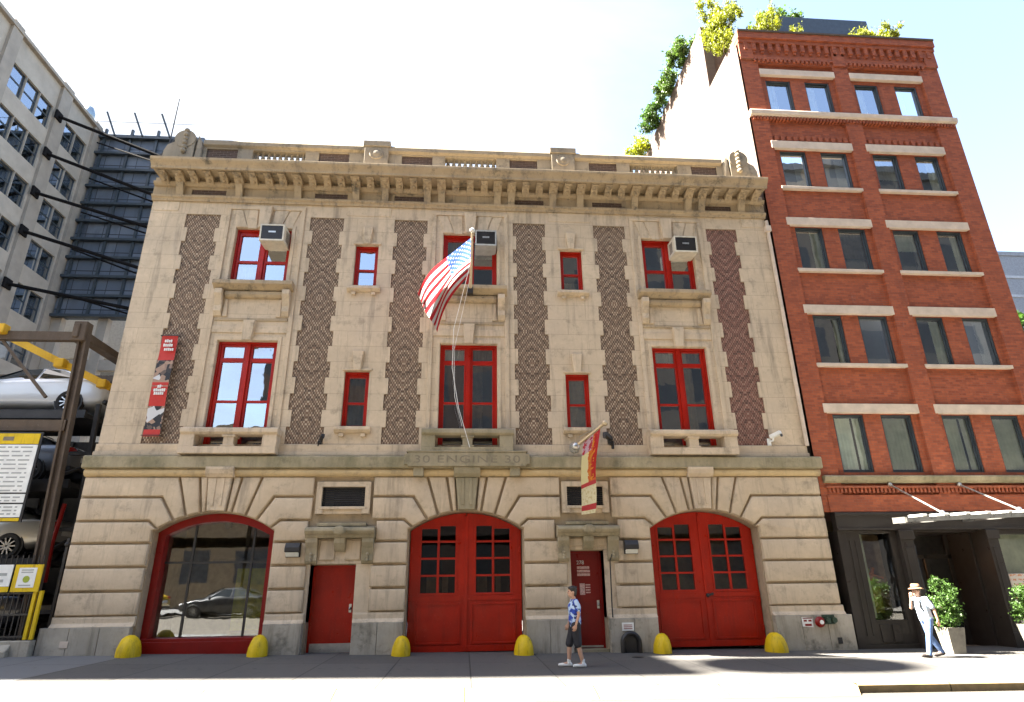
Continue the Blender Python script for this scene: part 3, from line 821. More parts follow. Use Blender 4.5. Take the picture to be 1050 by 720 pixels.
# string course dentils, dentils over row two, dentil band above the shop
for i in range(62):
    x = RX0+.1+(RX1-RX0-.2)*i/61; w.box(x-.035, x+.035, -.11, .05, 16.24, 16.36)
for a, b in BAY:
    for i in range(12):
        x = a+.15+(b-a-.3)*i/11; w.box(x-.06, x+.06, -.045, .06, 15.42, 15.62)
for i in range(64):
    x = RX0+.25+(RX1-RX0-.3)*i/63; w.box(x-.03, x+.03, -.10, .05, 3.72, 3.84)
w.box(RX0+.16, RX1, -.12, .05, 3.84, 3.90); w.box(RX0+.16, RX1, -.10, .05, 3.22, 3.36); w.box(RX0+.16, RX1, -.08, .05, 3.36, 3.66)
w.build('brick_cornice', M['brick'], RB)
w = MB(); w.box(RX0-.02, RX1+.02, -.26, .25, 20.05, 20.12); w.build('coping', M['rustiron'], RB)
w = MB(); w.prism_x([(.05,16.60),(-.16,16.60),(-.18,16.56),(-.16,16.42),(-.10,16.37),(.05,16.36)], RX0-.03, RX1+.03); w.build('string_course', M['lintel'], RB, bevel=.01)
w = MB(); w.prism_x([(.05,4.18),(-.18,4.17),(-.20,4.13),(-.17,4.03),(-.10,3.98),(.05,3.98)], RX0+.12, RX1); w.build('stone_belt', M['belt'], RB, bevel=.01)
for ri, (z0, z1, l0, l1) in enumerate(ROWS):
    for a, b in BAY:
        q = MB(); q.box(a-.08 if ri else a, b+.02, -.072, .06, l0, l1); q.build('lintel', M['lintel'], RB, bevel=.012)
        if 0 < ri < 4:
            q = MB(); q.box(a-.02, b+.02, -.075, .10, z0-.11, z0-.005); q.build('window_sill', M['lintel'], RB, bevel=.01)
    for wi, (a, b) in enumerate(WX):
        hw = (b-a)/2
        cur = []
        if ri == 4: cur = [(-hw+.06,.12,z0+.1,z1-.08,'curtain'), (.19,hw-.06,z0+.1,z1-.08,'curtain')] if wi % 2 == 0 else [(-hw+.06,hw-.06,z0+.1,z1-.08,'curtain')]
        elif ri == 0: cur = [(-hw+.06,-.05,z0+.08,z1-.08,'curtain')]
        else:
            e = random.uniform(.0,.3); cur = [(e,hw-.06,z0+.08,z1-.08,'curtain')] if random.random() < .6 else ([(-hw+.06,hw-.06,z0+.08+random.uniform(.3,1.0),z1-.08,random.choice(['curtain','blind','room']))] if random.random() < .75 else [])
        frame_window('window', ((a+b)/2,0,0), hw, z0, z1, [(-hw+.07,hw-.07)], [(z0+.08,z1-.08)], M['winmetal'], fr=.08, y=.13, d=.06, curtains=cur, glass='glass', parent=RB, room=.7)
# ------------- shopfront
q = MB()
def bx(*a): q.box(*a)
GB = gz(13)-.15
bx(RX0+.25, RX1, -.10, .12, 2.74, 3.21); bx(RX0+.22, RX1, -.17, -.10, 3.13, 3.19); bx(RX0+.25, RX1, -.14, -.10, 2.74, 2.80)
bx(RX0+.25, 9.97, -.06, .4, GB, 2.74)
bx(9.97, 10.36, -.02, .4, GB, 2.74); bx(10.36, 11.20, -.02, .4, GB, .56); bx(10.36, 11.20, -.02, .4, 2.66, 2.74); bx(11.20, 11.38, -.02, .4, GB, 2.74)
bx(10.42, 10.66, -.05, -.02, .05, .46); bx(10.74, 10.96, -.05, -.02, .05, .46); bx(9.97, 11.38, -.06, -.02, GB, .0)
for a, b in ((11.38, 11.74), (13.82, 14.12)):
    bx(a, b, -.16, .4, GB, 2.74); bx(a-.03, b+.03, -.20, -.16, 2.50, 2.73); bx(a-.03, b+.03, -.20, -.16, GB, .22); bx(a+.08, b-.08, -.175, -.16, .35, 2.3)
bx(14.12, 16.9, -.02, .4, GB, .36); bx(14.12, 16.9, -.02, .4, 2.62, 2.74); bx(16.6, 16.9, -.02, .4, .36, 2.62); bx(15.3, 15.36, .0, .1, .36, 2.62)
for x in (10.05, 10.2): bx(x, x+.03, -.035, -.02, .2, 2.5)
# recessed entrance
bx(11.74, 11.80, .4, 1.3, GB, 2.74); bx(13.76, 13.82, .4, 1.3, GB, 2.74); bx(11.74, 13.82, .12, 1.4, 2.70, 2.74)
bx(11.8, 13.76, 1.2, 1.3, 2.05, 2.16); bx(11.8, 11.92, 1.2, 1.3, GB, 2.7); bx(13.64, 13.76, 1.2, 1.3, GB, 2.7); bx(12.92, 13.0, 1.2, 1.3, GB, 2.16)
q.build('shopfront', M['shop'], RB, bevel=.008)
q = MB(); q.box(12.98, 13.64, 1.24, 1.29, GB+.03, 2.05); 
for z0, z1 in ((.15, .9), (1.0, 1.9)): q.box(13.08, 13.54, 1.22, 1.24, z0, z1)
d = q.build('door', M['black'], RB, bevel=.006)
q = MB(); q.bar((13.03,1.18,.8),(13.03,1.18,1.3),.03); q.build('handle', M['steel'], d)
for c in ([(10.36,.05,.56),(11.20,.05,.56),(11.20,.05,2.66),(10.36,.05,2.66)], [(14.12,.05,.36),(16.6,.05,.36),(16.6,.05,2.62),(14.12,.05,2.62)], [(11.92,1.25,2.16),(13.64,1.25,2.16),(13.64,1.25,2.7),(11.92,1.25,2.7)], [(11.92,1.25,GB+.2),(12.92,1.25,GB+.2),(12.92,1.25,2.05),(11.92,1.25,2.05)]):
    q = MB(); q.face(c); q.build('shop_pane', M['shopglass'], RB)
if False: q = MB(); q.face([(10.36,.05,.56),(11.20,.05,.56),(11.20,.05,2.66),(10.36,.05,2.66)]); q.face([(14.12,.05,.36),(16.6,.05,.36),(16.6,.05,2.62),(14.12,.05,2.62)])
q = MB(); n = 40
for (a, b, z0, z1) in ((10.36, 10.55, .6, 2.66), (14.14, 16.6, .9, 2.62)):
    k = int((b-a)/.06)
    for i in range(k):
        u0, u1 = a+(b-a)*i/k, a+(b-a)*(i+1)/k; q.face([(u0,.18+.015*(i%2),z0),(u1,.18+.015*((i+1)%2),z0),(u1,.18+.015*((i+1)%2),z1),(u0,.18+.015*(i%2),z1)])
q.build('shop_blind', M['curtain'], RB)
q = MB(); q.face([(9.8,2.6,GB),(16.9,2.6,GB),(16.9,2.6,3.2),(9.8,2.6,3.2)]); q.face([(9.8,.4,GB+.1),(16.9,.4,GB+.1),(16.9,2.6,GB+.1),(9.8,2.6,GB+.1)]); q.build('shop_room', M['room'], RB)
q = MB(); q.box(10.62, 10.95, .45, .6, .7, 1.35); q.box(10.75, 11.05, .8, .9, 1.2, 1.8); q.build('window_display', mat('yellow shop display', (.45,.40,.08), .6, var=.4, scale=7), RB)
q = MB(); q.bar((10.5,.4,1.72),(11.12,.5,1.55),.05); q.bar((10.72,.45,1.5),(10.85,.45,1.82),.07); q.build('window_display', mat('orange shop display', (.62,.16,.03), .6), RB)
# lit wall lamp inside the entrance
q = MB(); q.ball((12.05, 1.12, 1.93), .075, 10, (1,1,1.4)); q.bar((12.05,1.12,1.93),(12.05,1.2,1.86),.03)
tag(q.build('wall_lamp', mat('lamp glow', (.8,.4,.12), .4, var=0, emit=(1,.42,.12,3.0)), None, smooth=True), 'small glowing orange wall lamp in the dark shop entrance', 'lamp')
# canopy
AW = thing('canopy', 'pale steel finned canopy hung on two rods over the shop entrance', 'awning', (12.4,-1.5,2.85), world=True)
q = MB(); x0, x1 = 10.42, 15.6; zc = lambda x: 2.84+.035*(x-x0)
q.bar((x0,-1.88,zc(x0)),(x1,-1.88,zc(x1)),.05,.10); q.bar((x0,-1.42,zc(x0)+.02),(x1,-1.42,zc(x1)+.02),.05,.08)
q.bar((x0,-1.88,zc(x0)),(x0,-1.42,zc(x0)+.02),.05,.14); q.bar((x1,-1.88,zc(x1)),(x1,-1.42,zc(x1)+.02),.05,.14)
for x in (11.5, 13.3, 15.1): q.bar((x,-1.42,zc(x)),(x,-.12,zc(x)+.04),.05,.08)
q.build('canopy_frame', M['steel'], AW)
for k in range(6):
    y = -1.80+.066*k
    q = MB(); q.bar((x0+.03,y,zc(x0)+.05),(x1-.03,y,zc(x1)+.05),.06,.014); q.build('louvre', M['white'], AW)
for k in range(9):
    x = 10.9+.55*k; q = MB(); q.bar((x,-1.90,zc(x)+.09),(x,-1.40,zc(x)+.11),.13,.05); q.build('canopy_rib', M['white'], AW, bevel=.01)
for x in (11.46, 13.45):
    q = MB(); q.tube([(x,-.11,3.93),(x-.06,-1.84,zc(x)+.13)], .024, 8); q.ball((x,-.12,3.93), .06, 8); q.ball((x-.06,-1.84,zc(x)+.13), .06, 8); q.build('tie_rod', M['steel'], AW, smooth=True)
# sign board leaning inside the right shop window
q = MB(); q.box(14.2, 14.78, -.075, -.035, .52, 1.62)
t = NT('menu board'); x, y, z = t.xyz(t.pos()); row = t.math('FRACT', t.math('MULTIPLY', z, 9)); 
k = t.math('MULTIPLY', t.math('LESS_THAN', row, .45), t.ramp(t.noise(t.mapv(t.pos(), (9,1,9)), 2, 3), .45, .55))
t.base(t.mix(k, (.70,.62,.52), (.62,.25,.10))); t.rough(.6)
tag(q.build('sign_board', t.m, None, bevel=.005), 'white board with orange print standing before the right shop window', 'sign')
# roof terrace: dark pergola and planting
PG = thing('roof_pergola', 'dark flat roofed steel pergola on the red building roof terrace', 'pergola', (13.5,3.0,20), world=True)
q = MB(); q.box(12.2, 16.95, 2.6, 6.0, 23.45, 24.1); q.box(12.15, 17.0, 2.5, 2.60, 22.3, 24.15); q.build('pergola_roof', M['winmetal'], PG, bevel=.02)
for x, y in ((12.2, 2.6), (16.2, 2.6), (12.2, 5.7), (16.2, 5.7)):
    q = MB(); q.box(x-.08, x+.08, y-.08, y+.08, 19.9, 23.65); q.build('post', M['winmetal'], PG)
# ---------------------------------------------------------------- foliage
def leaf_mat(name, c, trans=.4):
    t = NT(name); r = t.n('ShaderNodeNewGeometry').outputs['Random Per Island']
    k = t.mix(r, tuple(a*.5 for a in c), tuple(min(1,a*1.55) for a in c)); k = t.mix(t.ramp(t.noise(t.pos(), 1.6, 3), .35, .7, 0, .6), k, (c[0]*.45, c[1]*.55, c[2]*.4))
    t.base(k); t.rough(.55)
    tl = t.n('ShaderNodeBsdfTranslucent'); t.set(tl.inputs[0], k); mx = t.n('ShaderNodeMixShader'); mx.inputs[0].default_value = trans
    t.t.links.new(t.p.outputs[0], mx.inputs[1]); t.t.links.new(tl.outputs[0], mx.inputs[2]); t.t.links.new(mx.outputs[0], t.out.inputs[0]); return t.m
M['leaf'] = leaf_mat('green leaves', (.085,.15,.022)); M['leaf_y'] = leaf_mat('yellow green leaves', (.25,.27,.010)); M['leaf_b'] = leaf_mat('boxwood leaves', (.06,.125,.018))
M['bark'] = mat('bark', (.09,.065,.045), .9, bump=.4)
def shrub(name, label, cat, base, blobs, n, size, m, group=None, spiky=False):
    """leaves spread through several clumps round stems that rise from the base"""
    o = thing(name, label, cat, base, group, world=True); bs = Vector(base)
    q = MB()
    for c, r in blobs:
        c = Vector(c); mid = (bs+c)/2+Vector((random.uniform(-.1,.1), random.uniform(-.1,.1), 0)); q.tube([bs, mid, c], [.035*size/.12, .025*size/.12, .01], 5)
    q.build('stem', M['bark'], o)
    q = MB(); tot = sum(r**2 for _, r in blobs)
    for c, r in blobs:
        c = Vector(c)
        subs = [c+Vector((random.gauss(0,1), random.gauss(0,1), random.gauss(0,1))).normalized()*r*random.uniform(.45, 1.0) for _ in range(11)]
        for _ in range(int(n*r*r/tot)):
            s = random.choice(subs); d = Vector((random.gauss(0,1), random.gauss(0,1), random.gauss(0,1)))
            p = s+d*r*.21
            if spiky: p = s+Vector((d.x*.12, d.y*.12, abs(d.z)*.42))*r
            a = Vector((random.gauss(0,1), random.gauss(0,1), random.gauss(.5 if not spiky else 1.4, .7))).normalized(); b = a.orthogonal().normalized(); b = (Matrix.Rotation(random.uniform(0, 6.28), 3, a) @ b)
            L = size*random.uniform(.6, 1.4); W = L*(.30 if not spiky else .2)
            q.face([p-a*L*.5, p+b*W-a*.05*L, p+a*L*.5, p-b*W-a*.05*L])
    q.build('foliage', m, o)
    return o
G = 'plants on the roof terrace of the red building'
shrub('roof_shrub', 'bright yellow green shrub spilling over the left corner of the red building roof', 'shrub', (9.9,1.6,20.1), [((9.62,1.0,20.7),.55),((9.7,1.5,21.7),.6),((10.0,1.7,22.6),.55),((9.75,1.9,23.3),.6),((9.4,.6,20.5),.4),((9.5,1.3,21.3),.6),((9.9,.9,21.8),.5),((10.2,1.3,22.6),.45),((10.3,.8,20.5),.4),((10.5,1.2,21.0),.5)], 12000, .105, M['leaf_y'], G, True)
shrub('roof_shrub', 'yellow green bush in front of the left end of the dark pergola', 'shrub', (11.2,1.2,20.1), [((11.0,.9,20.9),.5),((11.4,1.0,21.6),.55),((11.7,1.2,22.3),.45),((10.7,.7,20.6),.4),((12.2,.8,20.9),.4)], 6000, .10, M['leaf_y'], G, True)
shrub('roof_shrub', 'thin yellow green bush on the right front edge of the red building roof', 'shrub', (15.4,.6,20.1), [((14.6,.5,20.55),.4),((15.2,.5,20.75),.45),((15.8,.5,20.8),.45),((16.1,.5,21.1),.35),((14.2,.4,20.4),.3)], 5000, .095, M['leaf_y'], G, True)
shrub('roof_shrub', 'green bushy plant showing above the middle of the dark pergola', 'shrub', (13.6,4.5,24.15), [((12.9,3.2,24.5),.5),((13.5,3.2,24.6),.55),((14.2,3.2,24.5),.45)], 3200, .13, M['leaf'], G)
shrub('roof_shrub', 'small green plant above the right half of the dark pergola', 'shrub', (15.3,4.5,24.15), [((14.9,3.7,24.4),.35),((15.5,3.7,24.5),.4),((16.1,3.7,24.4),.3)], 1800, .12, M['leaf_b'], G)
shrub('roof_shrub', 'dark green shrub at the upper end of the side wall roof edge', 'shrub', (9.75,4.2,23.3), [((9.35,4.0,23.9),.5),((9.3,4.6,23.7),.5)], 2600, .13, M['leaf'], G)
shrub('roof_shrub', 'dark green shrub hanging over the middle of the pale side wall edge', 'shrub', (9.75,6.0,23.3), [((9.25,5.8,23.7),.5),((9.2,6.5,23.6),.5)], 2600, .13, M['leaf'], G)
shrub('roof_shrub', 'loose olive shrub low on the pale side wall edge', 'shrub', (9.75,8.3,23.3), [((9.2,7.9,23.7),.6),((9.15,8.6,23.6),.55)], 2600, .14, M['leaf_b'], G)
shrub('roof_shrub', 'pale wispy plant lowest on the side wall edge near the fire station roof', 'shrub', (9.75,10.8,23.3), [((9.1,10.4,23.5),.6),((9.05,11.3,23.5),.6)], 2000, .13, M['leaf_y'], G)
# planters on the pavement
def planter(label, x, y, hgt, wd, blobs, n, seed):
    z = gz(x)
    o = thing('planter', label, 'planter', (x,y,z), 'planters at the shop entrance')
    q = MB(); a, b = wd*.36, wd*.5
    for (r0, z0), (r1, z1) in zip([(a,0),(b,hgt),(b-.03,hgt),(b-.05,hgt-.06)], [(b,hgt),(b-.03,hgt),(b-.05,hgt-.06),(0,hgt-.06)]):
        for k in range(4):
            cs = [(-1,-1),(1,-1),(1,1),(-1,1)]; c0, c1 = cs[k], cs[(k+1)%4]
            q.face([(c0[0]*r0,c0[1]*r0,z0),(c1[0]*r0,c1[1]*r0,z0),(c1[0]*r1,c1[1]*r1,z1),(c0[0]*r1,c0[1]*r1,z1)])
    q.build('pot', mat('grey planter', (.20,.185,.15), .7, var=.25, bump=.3), o, bevel=.006)
    shrub('potted_bush', label.replace('planter with', 'leafy').split(' beside')[0].replace('tapered grey leafy', 'bush of').replace('square grey leafy','bush of')+(' in the planter behind the walking man' if x < 12.5 else ' in the planter at the right picture edge'), 'shrub', (x,y,z+hgt-.05), [((x+dx,y+dy,z+hgt+dz),r) for dx,dy,dz,r in blobs], n, .055, M['leaf_b'], 'bushes in the pavement planters')
planter('tapered grey planter with a tall loose bush beside the shop door', 11.35, -1.22, .56, .43, [(0,0,.20,.30),(-.10,0,.5,.33),(.08,0,.75,.26),(-.2,0,.15,.2),(.15,-.05,.3,.25),(-.08,0,.95,.16)], 5200, 1)
planter('square grey planter with a dense clipped bush beside the right shop window', 13.52, -1.22, .60, .52, [(0,0,.2,.34),(.05,0,.5,.34),(-.1,0,.65,.25),(.2,0,.7,.25)], 6000, 2)
# ---------------------------------------------------------------- far buildings and tree on the right
FB = thing('far_building', 'grey stepped tower far away right of the red building', 'building', (54,32,-.2), world=True)
q = MB(); q.box(47.5, 51.0, 30, 44, -.2, 29); q.box(51.0, 62, 30, 44, -.2, 24.5); q.box(47.3, 51.2, 29.9, 44.1, 29, 29.4); q.build('tower_block', mat('slate grey facade', (.16,.175,.20), .7, var=.2), FB)
q = MB()
for k in range(14): q.box(47.4, 62.05, 29.93, 30, 2+1.9*k, 2.25+1.9*k) if k < 11 else q.box(47.4, 51.05, 29.93, 30, 2+1.9*k, 2.25+1.9*k)
q.build('floor_band', mat('pale floor bands', (.26,.28,.31), .7), FB)
LB = thing('low_building', 'low cream building with a sloping roof behind the red building', 'building', (30,12,-.2), world=True)
q = MB(); q.box(24.5, 36, 12, 20, -.2, 12.3); q.build('wall', M['lintel'], LB); q = MB(); q.prism_x([(11.8,12.3),(20.2,12.3),(16,14.2)], 24.3, 36.2); q.build('roof', M['white'], LB)
shrub('roof_tree', 'small green tree showing at the right picture edge behind the red building', 'tree', (36.5,20,12.3), [((36.3,20,16.2),1.1),((37.2,20,17.4),1.2),((37.6,20,15.8),1.0)], 2500, .45, M['leaf_b'])
# ---------------------------------------------------------------- grey loft building at the far left and the unseen tall block beside it
GX = -31.0
GBLD = thing('loft_building', 'tall grey concrete loft building with banded windows at the left edge', 'building', (-40,22,0), world=True)
M['conc'] = mat('grey painted concrete', (.30,.265,.215), .85, var=.12, scale=1.2, bump=.1)
M['conc2'] = mat('darker concrete pier', (.24,.21,.17), .85, var=.12, scale=1.2)
# side wall seen down the lot (faces +x): groups of windows between piers; built in (y,z)
q = MB()
GR = [(14.2,16.9,2),(18.3,22.65,3),(24.1,26.95,2)]
FL = [35.15-3.42*k for k in range(10)]
ys = [15.0, 28.0]; zs = [0, 37.2]
wins = []
for a, b, n in GR:
    for k in range(n):
        y0 = a+(b-a)*k/n+.02; y1 = a+(b-a)*(k+1)/n-.02
        if y0 < 15: continue
        for f in FL: wins.append((y0, y1, f-2.05, f))
ys += [k for w_ in wins for k in w_[:2]]; zs += [k for w_ in wins for k in w_[2:]]
q.sheet(ys, zs, lambda y, z: not any(a < y < b and c < z < d for a, b, c, d in wins), 0, .35)
# turn the (x,y,z) sheet so that its front looks along +x
for v in q.b.verts: v.co = Vector((GX-v.co.y, v.co.x, v.co.z))
q.box(-60, GX-.36, 15, 28.0, 0, 37.0)
q.build('wall', M['conc'], GBLD)
q = MB()
for y0, y1 in ((17.2, 18.15), (22.8, 23.95), (27.1, 28.0)): q.box(GX, GX+.22, y0, y1, 0, 37.7)
q.build('pier', M['conc2'], GBLD)
q = MB(); q.box(-60, GX+.3, 14.9, 28.1, 37.2, 37.45); q.build('parapet', M['conc2'], GBLD)
for y0, y1, z0, z1 in wins:
    if z0 < 10: continue
    q = MB(); zs_ = [z0, z0+.08, (z0+z1)/2-.05, (z0+z1)/2+.05, z1-.08, z1]
    q.sheet([y0, y0+.07, y1-.07, y1], zs_, lambda y, z: not (y0+.07 < y < y1-.07 and (z0+.08 < z < (z0+z1)/2-.05 or (z0+z1)/2+.05 < z < z1-.08)), .15, .22, back=True)
    for v in q.b.verts: v.co = Vector((GX-v.co.y, v.co.x, v.co.z))
    o = q.build('window', M['winmetal'], GBLD)
    q = MB(); q.face([(GX-.19,y0,z0),(GX-.19,y1,z0),(GX-.19,y1,z1),(GX-.19,y0,z1)]); q.face([(GX-.355,y0,z0),(GX-.355,y1,z0),(GX-.355,y1,z1),(GX-.355,y0,z1)])
    q.build('pane', M['glass_old'], o)
TB = thing('unseen_block', 'unseen taller concrete block shading the pavement, in front of the grey loft building', 'building', (-45,6,0), world=True)
q = MB(); q.box(-40, GX, -3.6, 14.85, 0, 44.25); q.build('wall', M['conc'], TB)  # out of view; sized and set to throw the shade on the pavement
q = MB(); q.lathe([(0,48.0),(1.25,48.0),(1.3,50.2),(1.25,50.5),(0,51.6)], (-32.6,-2.3,0), 20)
for s in (-1, 1):
    for u in (-1, 1): q.bar((-32.6+s*.8,-2.3+u*.8,44.2),(-32.6+s*.8,-2.3+u*.8,48.1),.14)
q.build('water_tank', M['rustiron'], TB)  # unseen tank on legs, set to throw the detached patch of pavement shade
tk = thing('roof_vent', 'pale blue metal drum vent on the loft building roof corner', 'roof vent', (-32.4,28.6,37.45), world=True)
q = MB(); q.lathe([(0,37.45),(.42,37.45),(.42,38.9),(.48,38.95),(.48,39.3),(.3,39.8),(0,39.95)], (-32.3,28.0,0), 16); q.build('drum', mat('pale blue metal', (.20,.27,.33), .4, metal=.4), tk, smooth=True, angle=40)
q = MB(); q.tube([(-31.9,28,37.5),(-31.3,28,38.3),(-31.2,28,38.3)], .07, 6); q.build('pipe', M['steel'], tk)
# dark panelled wall that closes the lot
DW = thing('panelled_wall', 'dark blue grey panelled wall with horizontal ledges closing the parking lot', 'wall', (-24,29.5,0), world=True)
t = NT('dark blue panels'); x, y, z = t.xyz(t.pos())
pan = t.math('MAXIMUM', t.math('LESS_THAN', t.math('FRACT', t.math('DIVIDE', x, 1.25)), .04), t.math('LESS_THAN', t.math('FRACT', t.math('DIVIDE', z, 1.62)), .05))
wn = t.n('ShaderNodeTexWhiteNoise', noise_dimensions='2D'); t.set(wn.inputs['Vector'], t.vec(t.math('FLOOR', t.math('DIVIDE', x, 1.25)), t.math('FLOOR', t.math('DIVIDE', z, 1.62)), 0))
k = t.mix(wn.outputs[0], (.060,.078,.105), (.125,.145,.175)); k = t.mix(t.ramp(t.noise(t.mapv(t.pos(), (1,1,.3)), 1.2, 5), .5, .75, 0, .7), k, (.03,.035,.045)); t.base(t.mix(pan, k, (.012,.014,.02))); t.rough(.55)
q = MB(); q.box(GX-.0, -22.5, 28.0, 28.6, 20.5, 37.2); q.build('panels', t.m, DW)
for k in range(11):
    z = 36.7-1.62*k; q = MB(); q.box(GX, -22.5, 27.62, 28.0, z-.10, z+.10); q.build('ledge', M['winmetal'], DW)
for k in range(4):
    x = GX+.6+2.1*k; q = MB(); q.box(x-.09, x+.09, 27.8, 28.0, 20.5, 37.6); q.build('mullion', M['winmetal'], DW)
q = MB()
for x in (-29.5, -27.3, -25.1): q.bar((x,27.6,36.8),(x-.8,27.2,38.8),.14)
q.bar((GX,27.3,37.9),(-23,27.3,37.9),.03)
q.build('roof_railing', M['winmetal'], DW)
q = MB()
for x in (-30.5, -27.2, -24, -20.8): q.box(x-.35, x+.35, 28.1, 28.7, 0, 20.5)
q.box(GX, -12, 28.2, 28.6, 16.4, 17.2); q.box(GX, -12, 28.2, 28.6, 12.2, 13.0)
q.build('columns', M['conc'], DW)
# light building seen through the open columns
BK = thing('rear_building', 'pale grey building behind the open columns under the panelled wall', 'building', (-24,36,0), world=True)
q = MB(); q.sheet([-40,-10]+[k for i in range(9) for k in (-38+3.2*i, -36.2+3.2*i)], [0,25.0]+[k for i in range(5) for k in (2+3.9*i, 4.3+3.9*i)], lambda x, z: not (any(-38+3.2*i < x < -36.2+3.2*i for i in range(9)) and any(2+3.9*i < z < 4.3+3.9*i for i in range(5))), 35.5, 35.9); q.build('wall', mat('pale grey render', (.40,.39,.36), .85), BK)
q = MB(); q.face([(-40,35.8,0),(-10,35.8,0),(-10,35.8,22),(-40,35.8,22)]); q.build('window_band', M['glass_old'], BK)
q = MB(); q.box(-40,-10,36.2,36.4,0,24.5); q.build('room_backing', M['dark'], BK)
# raking steel struts from the loft building across the lot
M['strut'] = mat('matt dark strut', (.012,.011,.011), .95, spec=.05)
ST = [((-30.8,23,34.63),(-23.5,23,31.61)),((-30.8,23,31.25),(-23.2,23,28.2)),((-30.8,23,27.9),(-23.0,23,25.45)),((-30.8,23,24.75),(-22.9,23,22.2)),((-30.8,23,20.7),(-22.9,23,19.1))]
SL = ['topmost', 'second from the top', 'middle', 'fourth from the top', 'lowest']
for i, (a, b) in enumerate(ST):
    a, b = Vector(a), Vector(b); d = (b-a); e = a+d*1.55
    o = thing('steel_strut', SL[i]+' of the dark steel struts spanning from the loft building', 'strut', a, 'steel struts across the lot', world=True)
    q = MB(); q.tube([a, e], .125, 8); q.box(GX+.2, GX+.34, a.y-.35, a.y+.35, a.z-.35, a.z+.35); q.build('pipe', M['strut'], o, smooth=True, angle=40)
    q = MB(); p = a+d*.45; q.tube([p+Vector((-2.2,3.2,1.6)), p+d*.75+Vector((0,.1,-.5))], .06, 6); q.build('brace', M['strut'], o)

